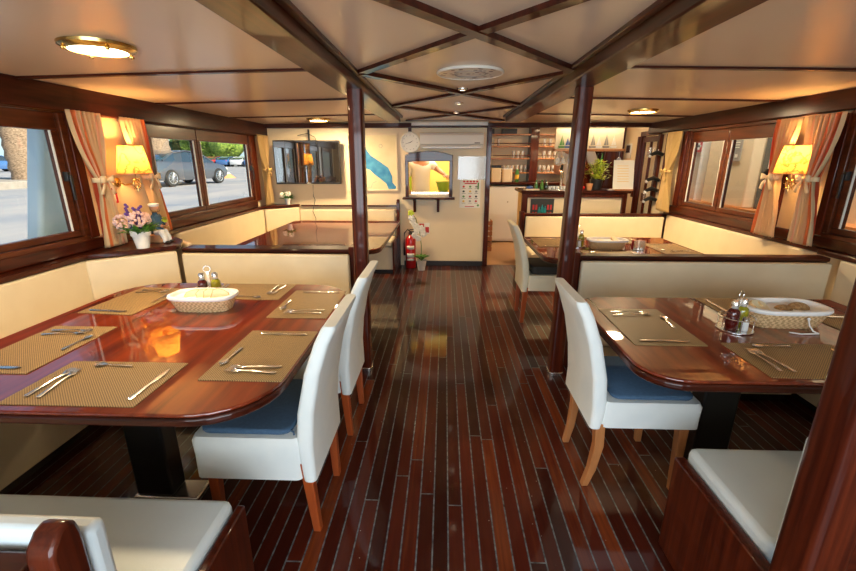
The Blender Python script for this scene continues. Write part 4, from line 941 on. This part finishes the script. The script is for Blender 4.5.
# person at the bar, person in the kitchen
def skin_body(name, joints, edges, mat, parent, root=0, sub=2):
    me = bpy.data.meshes.new(name); me.from_pydata([j[0] for j in joints], edges, []); me.materials.append(M[mat])
    o = bpy.data.objects.new(name, me); COL.objects.link(o); o.parent = parent
    bm = bmesh.new(); bm.from_mesh(me); ly = bm.verts.layers.skin.verify()
    for v, j in zip(bm.verts, joints):
        r_ = j[1] if isinstance(j[1], tuple) else (j[1], j[1]); v[ly].radius = r_; v[ly].use_root = False
    bm.verts.ensure_lookup_table(); bm.verts[root][ly].use_root = True
    bm.to_mesh(me); bm.free()
    md = o.modifiers.new('skin', 'SKIN'); md.use_smooth_shade = True; md.branch_smoothing = .4
    md = o.modifiers.new('sub', 'SUBSURF'); md.levels = sub; md.render_levels = sub
    return o
def person(loc, rz, label, lhand, rhand, s=1.0, elbow_l=None, elbow_r=None, trousers='trousers_dark'):
    t = thing('person', label, 'person', loc, rz)
    t.scale = (s, s, s)
    # local: faces -y
    LE = elbow_l or (.25, -.02, 1.12); RE = elbow_r or (-.25, -.02, 1.12)
    J = [((0, 0, .98), (.14, .10)), ((0, 0, 1.12), (.13, .095)), ((0, 0, 1.28), (.15, .11)), ((0, .01, 1.42), (.13, .09)), ((0, .005, 1.50), (.055, .055)), ((0, -.015, 1.58), (.07, .085)), ((0, -.015, 1.68), (.075, .09)), ((0, -.005, 1.74), (.05, .06)),
         ((.175, .01, 1.42), .058), (LE, .042), (tuple(lhand), .027), ((-.175, .01, 1.42), .058), (RE, .042), (tuple(rhand), .027),
         ((.09, 0, .88), .085), ((.10, -.005, .48), .055), ((.10, .01, .08), .038), ((-.09, 0, .88), .085), ((-.10, -.005, .48), .055), ((-.10, .01, .08), .038), ((.11, -.14, .03), .03), ((-.11, -.14, .03), .03)]
    E_ = [(0, 1), (1, 2), (2, 3), (3, 4), (4, 5), (5, 6), (6, 7), (3, 8), (8, 9), (9, 10), (3, 11), (11, 12), (12, 13), (0, 14), (14, 15), (15, 16), (0, 17), (17, 18), (18, 19), (16, 20), (19, 21)]
    body = skin_body('body', J, E_, 'skin', t)
    def blend(a, b, k): return tuple(a[i]*(1-k)+b[i]*k for i in range(3))
    sh = [((0, 0, .90), (.165, .12)), ((0, 0, 1.10), (.155, .115)), ((0, 0, 1.28), (.17, .125)), ((0, .01, 1.43), (.145, .10)), ((.18, .01, 1.43), .075), (blend((.18, .01, 1.43), LE, .75), .068), ((-.18, .01, 1.43), .075), (blend((-.18, .01, 1.43), RE, .75), .068)]
    skin_body('shirt', sh, [(0, 1), (1, 2), (2, 3), (3, 4), (4, 5), (3, 6), (6, 7)], 'shirt', t)
    tr = [((0, 0, .96), (.155, .115)), ((.09, 0, .86), .10), ((.10, -.005, .48), .072), ((.10, .01, .10), .058), ((-.09, 0, .86), .10), ((-.10, -.005, .48), .072), ((-.10, .01, .10), .058)]
    skin_body('trousers', tr, [(0, 1), (1, 2), (2, 3), (0, 4), (4, 5), (5, 6)], trousers, t)
    MB().lathe([(.072, 1.66), (.088, 1.70), (.082, 1.77), (.05, 1.81), (0, 1.82)], (0, .005, 0), 18, 'z', .95, 1.08).build('hair', 'hair', t)
    for sx in (-1, 1): MB().ball((sx*.028, -.098, 1.655), .011, 8, 6).build('eye', 'black_print', t)
    MB().tube([(0, -.095, 1.66), (0, -.122, 1.625), (0, -.10, 1.615)], [.008, .014, .008], 8).build('nose', 'skin', t); MB().tube([(-.022, -.098, 1.585), (0, -.104, 1.583), (.022, -.098, 1.585)], .006, 6).build('mouth', 'red_print', t)
    for (hp, e_) in ((lhand, LE), (rhand, RE)):
        d = (Vector(hp)-Vector(e_)).normalized(); sd2 = d.cross(Vector((0, 0, 1)));
        if sd2.length < .1: sd2 = Vector((1, 0, 0))
        sd2.normalize(); c = Vector(hp); dn = Vector((0, 0, -1)); b = MB()
        b.tube([c-d*.01, c+d*.04, c+d*.085], [.024, .036, .034], 10, .55)
        for k in range(4):
            o_ = sd2*(-.026+.0175*k); L_ = (.062, .072, .068, .052)[k]; p0 = c+d*.08+o_
            b.tube([p0, p0+d*L_*.45, p0+d*L_*.75+dn*.014, p0+d*L_*.9+dn*.034], [.0095, .009, .0085, .006], 7)
        p0 = c+d*.025+sd2*.03; b.tube([p0, p0+d*.03+sd2*.022, p0+d*.055+sd2*.02+dn*.01], [.012, .0105, .008], 7)
        b.build('hand', 'skin', t)
    return t
person((1.98, 6.85, 0), 2.6, 'person in a white shirt working behind the bar, hidden by the post', (.22, -.32, 1.12), (-.2, -.32, 1.12), s=1.14, elbow_l=(.27, -.08, 1.15), elbow_r=(-.27, -.08, 1.15))
person((-.37, 6.72, 0), .45, 'person in a white shirt holding a green bowl behind the hatch', (.25, -.36, 1.27), (-.12, .10, .93), s=1.0, elbow_l=(.27, -.10, 1.33), elbow_r=(-.22, .08, 1.15))
t = thing('green_colander', 'lime green bowl held behind the serving hatch', 'bowl', (-.02, 6.34, 1.0465))
MB().lathe([(.05, 0), (.07, .005), (.105, .13), (.115, .135), (.110, .14), (.098, .13), (.045, .012), (0, .012)], n=22).build('bowl_body', 'lime', t)
t = thing('kitchen_counter', 'steel counter inside the hatch under the green bowl', 'counter', (0, 0, 0))
MB().box(-.48, .38, 6.20, 6.46, .99, 1.045).build('worktop', 'steel', t); MB().box(-.46, .36, 6.22, 6.44, 0, .99).build('cabinet_front', 'white_enamel', t)
small('lime_crate', lambda b: b.box(-.07, .07, -.05, .05, 0, .32), 'lime', -.62, 6.95+.3, 1.0, 'yellow-green container at the left side behind the hatch', 'container')
b = MB(); b.box(-.75, -.5, 7.15, 7.45, 0, .999); tag(b.build('side_cabinet', 'white_enamel', bevel=.004), 'white cabinet under the yellow-green container behind the hatch', 'cabinet')
area('kitchen_light', (-.2, 6.9, 2.03), (0, 0, 0), .8, .5, 15, (1, .88, .62))
area('galley_light', (2.1, 7.3, 2.03), (0, 0, 0), .7, .4, 18, (1, .72, .42))
# galley shelves
t = thing('bar_shelving', 'tall tan shelving unit with dark upright behind the bar', 'shelf', (0, 8.33, 0))
for z in (1.27, 1.52, 1.73, 1.93): MB().box(.60, 2.55, -.26, -.0, z-.025, z).build('shelf_board', 'leg_tan', t, bevel=.004)
for z in (1.31, 1.56, 1.77): MB().box(.60, 2.55, -.27, -.26, z-.012, z+.006).build('guard_rail', 'wood_x', t)
for x in (1.60, ): MB().box(x-.07, x+.07, -.28, 0, 1.101, 2.04).build('upright', 'wood_z', t)
for x in (.59, 2.55): MB().box(x-.02, x+.02, -.26, 0, 1.101, 2.04).build('side_panel', 'wood_z', t)
k = 0
tp = None
for row, z in enumerate((1.27, 1.52, 1.73)):
    xs_ = [.68, .76, .84, .95+.05, 1.08, 1.16, 1.24, 1.32, 1.40, 1.48, 1.74, 1.82, 1.90, 1.98, 2.06] if row == 0 else ([.68, .80, 1.25, 1.33, 1.41, 1.8, 1.9, 2.0, 2.1] if row == 1 else [.76, .86, .97, 1.8, 1.9])
    for x in xs_:
        if tp is None:
            tp = thing('drinking_glass', 'clear drinking glass on the lowest glass shelf left of the upright', 'glass', (x, 8.18, z+.0005), 0, 'drinking glasses, lowest glass shelf left of the upright')
            MB().lathe([(.024, 0), (.03, .10), (.03, .12), (.028, .12), (.022, .008), (0, .008)], n=12).build('tumbler', 'tumbler', tp)
        else: dup(tp, (x, 8.18, z+.0005), 0, 'x')
        o_ = [q for q in S.objects if q.name.startswith('drinking_glass')][-1] if 0 else None
        gl_ = ('lowest', 'middle', 'third')[row]+' glass shelf '+('left' if x < 1.6 else 'right')+' of the upright'
        q = tp if x == .68 and row == 0 else sorted([q for q in S.objects if q.name.startswith('drinking_glass')], key=lambda q: q.name)[-1]
        q['label'] = 'clear drinking glass on the '+gl_; q['group'] = 'drinking glasses, '+gl_
for x, c, l in ((.75, 'black_plastic', 'black box on the top shelf, leftmost'), (1.15, 'black_plastic', 'black box on the top shelf, by the upright')):
    small('storage_box', lambda b: b.box(-.13, .13, -.08, .08, 0, .085), c, x, 8.18, 1.9305, l, 'box')
# back counter with appliances, fridge, crates
t = thing('galley_counter', 'dark wooden galley counter seen through the doorway', 'counter', (0, 0, 0))
MB().box(.58, 2.55, 7.88, 8.33, 1.06, 1.10).build('worktop', 'wood_x', t, bevel=.006)
MB().box(1.55, 2.5, 7.95, 8.33, 0, 1.06).build('cabinet', 'wood_x', t)
t = thing('white_fridge', 'white fridge under the galley counter', 'fridge', (1.15, 8.1, 0)); MB().box(-.36, .36, -.17, .2, .02, 1.03).build('cabinet', 'white_enamel', t, bevel=.01); MB().box(-.355, .355, -.19, -.172, .06, 1.02).build('door', 'white_enamel', t, bevel=.008)
MB().lathe([(.012, -.195), (.012, -.19), (0, -.19)], (0, 0, .75), 8, 'y').build('lock', 'grey_print', t)
for k, z in enumerate((0.001, .262)):
    t = thing('wooden_crate', ('lower' if k == 0 else 'upper')+' slatted wooden crate beside the doorway jamb', 'crate', (.71, 7.2, z))
    b = MB()
    for j in range(3): b.box(-.09, .09, -.12, -.11, .01+j*.085, .08+j*.085); b.box(.08, .09, -.11, .12, .01+j*.085, .08+j*.085)
    b.build('slats', 'leg_tan', t); b = MB()
    for sx, sy in ((-1, -1), (1, -1), (1, 1), (-1, 1)): b.box(sx*.08-.008+.0, sx*.08+.008-.009*(sx > 0), sy*.105-.008, sy*.105+.004, 0, .26)
    b.box(-.08, .08, -.10, .11, .005, .015); b.build('corner_posts', 'cardboard', t)
def kettle(x, label):
    t = thing('electric_kettle', label, 'kettle', (x, 7.97, 1.1005))
    MB().lathe([(.075, 0), (.08, .02), (.065, .17), (.055, .19), (.02, .21), (0, .212)], n=18).build('body', 'white_enamel', t)
    MB().tube([(.06, 0, .18), (.11, 0, .17), (.12, 0, .09), (.075, 0, .04)], .012, 8).build('handle', 'white_enamel', t); MB().lathe([(.02, .213), (.012, .235), (0, .236)], n=10).build('lid_knob', 'black_plastic', t)
kettle(.70, 'white electric kettle on the galley counter, leftmost')
t = thing('bread_bin', 'cream upright canister on the galley counter beside the kettle', 'canister', (1.12, 7.97, 1.1005)); MB().prism(rrect(-.09, .09, -.06, .06, .03, 4), 0, .22).build('body', 'ship_cream', t, bevel=.006); MB().prism(rrect(-.092, .092, -.062, .062, .03, 4), .2205, .24).build('lid', 'white_enamel', t)
t = thing('coffee_machine', 'black and cream coffee machine behind the kettle', 'coffee machine', (.92, 7.975, 1.1005)); MB().box(-.085, .085, -.08, .08, 0, .25).build('body', 'ship_cream', t, bevel=.01); MB().box(-.09, .09, -.085, .085, .25, .29).build('top', 'black_plastic', t, bevel=.006)
t = thing('liqueur_bottle', 'clear and yellow bottle on the galley counter by the bar end', 'bottle', (1.30, 7.97, 1.1005)); MB().lathe([(.035, 0), (.037, .01), (.037, .17), (.014, .23)], n=14).build('glass_body', 'bottle_green', t); MB().lathe([(.0385, .05), (.0385, .13)], n=14).build('paper_label', 'yellow_print', t); MB().lathe([(.014, .231), (.015, .30), (0, .301)], n=10).build('neck', 'ceramic', t)
# shelf of bottles by the bar, right
for k, (x, m_) in enumerate(((2.12, 'bottle_dark'), (2.2, 'red'), (2.28, 'bottle_green'), (2.36, 'bottle_dark'), (2.44, 'red'))):
    o = small('spirit_bottle', lambda b: b.lathe([(.033, 0), (.034, .01), (.034, .13), (.012, .17), (.012, .215), (0, .216)], n=12), m_, x, 8.2, 1.2705, 'spirit bottle on the right end of the low bar shelf', 'bottle', 'spirit bottles right of the drinking glasses')
t = thing('wine_rack', 'dark wooden bottle rack on the bar side wall behind the basil', 'rack', (2.6, 7.40, 0))
MB().box(.12, .14, -.45, .45, .98, 1.98).build('back_board', 'wood_z', t)
for z_ in (1.0, 1.32, 1.64, 1.96): MB().box(-.14, .12, -.45, .45, z_-.02, z_).build('shelf_board', 'wood_z', t)
MB().box(-.14, .12, -.47, -.451, .98, 1.98).build('side_board', 'wood_z', t); MB().box(-.14, .12, .451, .47, .98, 1.98).build('side_board', 'wood_z', t)
for j, z_ in enumerate((1.0, 1.32, 1.64)):
    for k in range(4):
        small('wine_bottle', lambda b: b.lathe([(.034, 0), (.036, .01), (.036, .15), (.013, .20), (.013, .27), (0, .271)], n=12), ('bottle_dark', 'red', 'bottle_green', 'bottle_dark')[(j+k) % 4], 2.54, 7.08+.2*k, z_+.0005, 'upright wine bottle on the %s shelf of the side rack' % ('lowest', 'middle', 'top')[j], 'bottle', 'wine bottles on the %s shelf of the side rack' % ('lowest', 'middle', 'top')[j])
# switches on the bar side wall
t = thing('switch_panel', 'black display and white switch plate on the bar side wall', 'switch', (XR, 6.78, 1.62)); MB().box(-.012, 0, -.09, .09, -.11, .10).build('plate', 'white_plastic', t); MB().box(-.02, -.0125, -.065, .065, -.03, .075).build('display', 'black_gloss', t)
t = thing('wall_socket', 'white double socket below the black display on the bar wall', 'socket', (XR, 6.70, 1.36)); MB().box(-.012, 0, -.08, .08, -.045, .045).build('plate', 'white_plastic', t); MB().box(-.016, -.0125, -.06, .0, -.03, .03).build('socket_face', 'black_print', t)
# umbrellas / rolled flags hanging beside the gold curtain
for k, z in enumerate((1.58, 1.27, 1.14, 1.02)):
    t = thing('bottle_holder', ('topmost', 'second from top', 'third from top', 'lowest')[k]+' dark holder arm on the upright beside the gold curtain', 'holder', (2.67, 5.68, z), 0)
    MB().tube([(.06, 0, -.03), (-.02, 0, .0), (-.10, .0, -.035)], [.022, .026, .020], 10).build('holder_arm', 'black_plastic', t); MB().lathe([(.018, 0), (.022, .02), (0, .022)], (-.11, 0, -.045), 10, 'x').build('bottle_end', 'ceramic', t)

# ------------------------------------------------------------------ outside, left: the quay
GQ = .40
b = MB(); b.box(-90, -3.75, -40, 90, -.6, GQ)
struct(b.build('ground', 'asphalt'), 'pale paved quay and car park outside the left windows', 'ground')
b = MB(); b.box(-3.75, 40, -60, 90, -1.3, -1.2)
struct(b.build('ground', 'water'), 'dark water around the boat', 'water')
# the boat's side decks; unseen overhanging roof added to keep the sun out
b = MB(); b.box(-3.45, XL-.05, YF-3, 7, 2.02, 2.1); b.box(XR+.05, 3.5, YF-3, 8.3, 2.02, 2.1); b.box(XL-.05, XR+.05, YF-3.2, YF-.05, 2.02, 2.1)
struct(b.build('roof', 'hull_white'), 'unseen white roof added over windows and stern to block the sun', 'roof')
b = MB(); b.box(-3.4, XL-.05, YF-3, 8.4, -.3, .02); b.box(XR+.05, 3.4, YF-3, 8.4, -.3, .02); b.box(XL-.05, XR+.05, YF-3, YF, -.3, -.0)
struct(b.build('deck', 'leg_tan'), 'narrow side deck outside the cabin', 'deck')
t = thing('deck_pillar', 'broad white-blue deck pillar outside the near left window', 'pillar', (-2.98, 3.04, .02))
b = MB(); b.hexa([(-.06, -.36, 0), (.06, -.36, 0), (.06, .42, 0), (-.06, .42, 0)], [(-.06, .20, 1.998), (.06, .20, 1.998), (.06, .50, 1.998), (-.06, .50, 1.998)]); b.build('column', 'hull_white', t, bevel=.03, seg=3)
MB().box(.062, .075, .24, .27, .3, 1.9).build('edge_strip', 'white_enamel', t)
def kerb(x0, x1, y0, y1, z, label): b = MB(); b.box(x0, x1, y0, y1, GQ-.02, z); struct(b.build('kerb', 'kerb', bevel=.03), label, 'kerb')
kerb(-23.0, -16.4, 8, 19.5, GQ+.28, 'stone kerb island around the near palm')
def palm(x, y, r_, label):
    t = thing('palm_tree', label, 'tree', (x, y, GQ+.1)); b = MB(); n = 16
    b.loft([[(rr*math.cos(2*PI*k/n), rr*math.sin(2*PI*k/n), .22*j) for k in range(n)] for j, rr in [(j, r_*(1.05 if j % 2 else .97)+random.uniform(-.02, .02)) for j in range(26)]]); b.build('trunk', 'palm_bark', t)
    b = MB()
    for k in range(16):
        a = 2*PI*k/16
        for j in range(22):
            f_ = j/22; c = (f_*2.6*math.cos(a), f_*2.6*math.sin(a), 5.5+1.2*math.sin(f_*2.6))
            for sgn in (-1, 1): b.leaf(c, (math.cos(a+sgn*1.1), math.sin(a+sgn*1.1), -.3), .6, .07)
    b.build('fronds', 'leaf', t)
palm(-17.6, 17.9, .55, 'thick palm trunk seen through the near left window'); palm(-15.6, 23.6, .62, 'thick palm trunk behind the dark car in the far left window')
def car(loc, rz, paint, label):
    t = thing('parked_car', label, 'car', loc, rz); prof = []   # local: nose towards +x
    st = [(-2.35, .50, .80, .80, .70), (-2.28, .32, .98, 1.00, .80), (-1.9, .26, 1.02, 1.06, .88), (-1.3, .24, 1.00, 1.28, .91), (-.7, .24, .98, 1.42, .92), (0, .24, .96, 1.45, .92), (.5, .24, .95, 1.38, .92), (1.0, .24, .93, 1.14, .92), (1.3, .24, .92, .96, .91), (1.9, .26, .82, .84, .86), (2.25, .32, .70, .71, .76), (2.35, .42, .58, .58, .62)]
    b = MB()
    b.loft([[(x, -w_*.92, zb), (x, -w_, zb+.15), (x, -w_, zl-.08), (x, -w_*.94, zl), (x, w_*.94, zl), (x, w_, zl-.08), (x, w_, zb+.15), (x, w_*.92, zb)] for x, zb, zl, zr, w_ in st]); b.build('body', paint, t)
    b = MB(); g = [s_ for s_ in st if s_[3]-s_[2] > .035]
    b.loft([[(x, -w_*.93, zl-.02), (x, -w_*(.93-.22*min(1, (zr-zl)/.45)), zr-.02), (x, -w_*.5, zr), (x, w_*.5, zr), (x, w_*(.93-.22*min(1, (zr-zl)/.45)), zr-.02), (x, w_*.93, zl-.02)] for x, zb, zl, zr, w_ in g]); b.build('cabin', 'car_glass', t)
    b = MB(); b.loft([[(x, -w_*.66, zr-.0), (x, -w_*.5, zr+.012), (x, w_*.5, zr+.012), (x, w_*.66, zr)] for x, zb, zl, zr, w_ in g if zr > 1.2]); b.build('roof', paint, t)
    for sy in (-1, 1):
        MB().tube([(-1.75, sy*.86, 1.04), (-1.0, sy*.73, 1.34), (-.3, sy*.70, 1.44), (.5, sy*.70, 1.38), (1.25, sy*.82, .97)], .03, 6).build('window_pillar', paint, t)
        for x_ in (-1.42, 1.42):
            w_ = MB().lathe([(.0, -.10), (.33, -.10), (.345, -.07), (.345, .07), (.33, .10), (0, .10)], (x_, sy*.84, .345), 24, 'y').build('wheel', 'tyre', t)
            b = MB(); b.ring((x_, sy*.945, .345), .225, .015, 24, 6, 'y')
            for k in range(10): a = 2*PI*k/10; b.tube([(x_, sy*.945, .345), (x_+.22*math.cos(a), sy*.945, .345+.22*math.sin(a))], .016, 5)
            b.build('rim', 'steel', w_)
        MB().box(-2.30, -2.02, sy*.60-.22, sy*.60+.22, .80, .92).build('tail_light', 'tail_light', t, bevel=.02)
        MB().box(2.05, 2.27, sy*.62-.15, sy*.62+.15, .60, .70).build('headlight', 'white_enamel', t, bevel=.02)
    return t
car((-11.8, 19.1, GQ), math.radians(80), 'car_grey', 'dark grey saloon car parked outside the far left window')
for k, (px_, col, l) in enumerate(((212, 'car_red', 'distant red car nearest the dark saloon'), (226, 'car_blue', 'distant blue car in the middle of the far row'), (240, 'car_white', 'distant pale car right of the blue one'), (254, 'car_blue', 'distant blue car at the right end of the far row'))):
    y_ = 66; car(((px_-445)/440*y_, y_, GQ), math.radians(90), col, l)
car((-40.5, 38, GQ), math.radians(75), 'car_blue', 'distant blue car in the near left window')
t = thing('traffic_cone', 'low orange and white barrier beyond the dark car', 'barrier', (-13.4, 26, GQ)); MB().lathe([(.5, 0), (.3, .25), (.12, .45), (0, .46)], n=12, sx=1.6).build('body', 'terracotta', t); MB().lathe([(.31, .251), (.22, .34)], n=12, sx=1.6).build('band', 'paper', t)
def bush(x, y, w_, h_, label, mat):
    t = thing('roadside_tree', label, 'tree', (x, y, GQ)); b = MB()
    for k in range(26):
        b.ball((random.uniform(-w_*.8, w_*.8), random.uniform(-1.2, 1.2), random.uniform(.3*h_, h_)), random.uniform(.7, 1.3)*h_*.26, 9, 6)
    for k in range(1800): 
        a = random.uniform(0, 2*PI); b.leaf((random.uniform(-w_*.95, w_*.95), random.uniform(-2.6, -1), random.uniform(.2*h_, h_*1.1)), (math.cos(a), math.sin(a), random.uniform(-1, 1)), .6, .4)
    b.build('crown', mat, t); MB().lathe([(.25, 0), (.18, h_*.5)], n=8).build('trunk', 'palm_bark', t)
for k in range(11):
    x_ = -78+7.6*k; bush(x_, 76.0 if k % 2 else 84, 4.6, 7.0+(k % 3)*.8, ('yellow-green leafy tree' if k % 2 else 'dark green leafy tree')+' number-like in the far hedge row, place %d' % k if 0 else ('light' if k % 2 else 'dark')+' green leafy tree in the row beyond the car park', 'hedge' if k % 2 else 'hedge_dark')
for o in [q for q in S.objects if q.name.startswith('roadside_tree')]: o['group'] = 'light green trees beyond the car park' if o['label'].startswith('light') else 'dark green trees beyond the car park'

area('neighbour_side_fill', (4.0, 6.2, 3.9), (0, math.radians(25), 0), .5, 5, 240, (1, .80, .55))  # added unseen fill light that brightens the neighbouring boat's shaded side
# ------------------------------------------------------------------ outside, right: the neighbouring boat
r = thing('neighbour_boat', 'cream side of the neighbouring boat outside the right windows', 'boat')
MB().box(4.6, 4.8, -6, 14, -1.0, 4.2).build('cabin_side', 'ship_beige', r)
MB().box(4.45, 4.6, -6, 14, -1, .72).build('rail', 'ship_cream', r); MB().box(4.35, 4.62, -6, 14, .72, .80).build('handrail', 'varnish_orange', r)
for y0, y1 in ((6.55, 7.6),): MB().box(4.40, 4.6, y0, y1, .80, 3.2).build('column', 'ship_cream', r, bevel=.02)
MB().box(4.50, 4.6, 5.62, 5.85, .80, 3.2).build('door_post', 'ship_cream', r); 
MB().box(4.48, 4.6, 5.35, 5.45, .80, 3.2).box(4.48, 4.6, 7.9, 7.97, .8, 3.2).box(4.48, 4.6, 2.5, 2.58, .8, 3.2).build('white_frame', 'white_enamel', r)
MB().box(4.54, 4.6, 5.46, 5.60, .80, 3.2).box(4.54, 4.6, 6.1, 6.5, .8, 3.2).build('dark_gap', 'car_glass', r)
t = thing('safety_sign', 'red and white safety sign on the neighbouring boat', 'sign', (4.585, 8.25, 1.72)); MB().box(-.01, 0, -.22, .22, -.10, .10).build('plate', 'red', t); MB().box(-.014, -.0105, -.04, .04, -.06, .06).box(-.014, -.0105, -.08, .08, -.02, .02).build('white_symbol', 'paper', t)
t = thing('notice_sign', 'grey printed notice on the cream column of the neighbouring boat', 'sign', (4.395, 6.98, 1.62)); MB().box(-.01, 0, -.20, .20, -.15, .15).build('plate', 'grey_rope', t)
b = MB()
for k in range(3): b.box(-.013, -.0105, -.15, .15, .04+k*.035, .055+k*.035)
for k in range(3): b.box(-.013, -.0105, -.14+.1*k, -.08+.1*k, -.10, -.05)
b.build('printed_rows', 'paper', t)
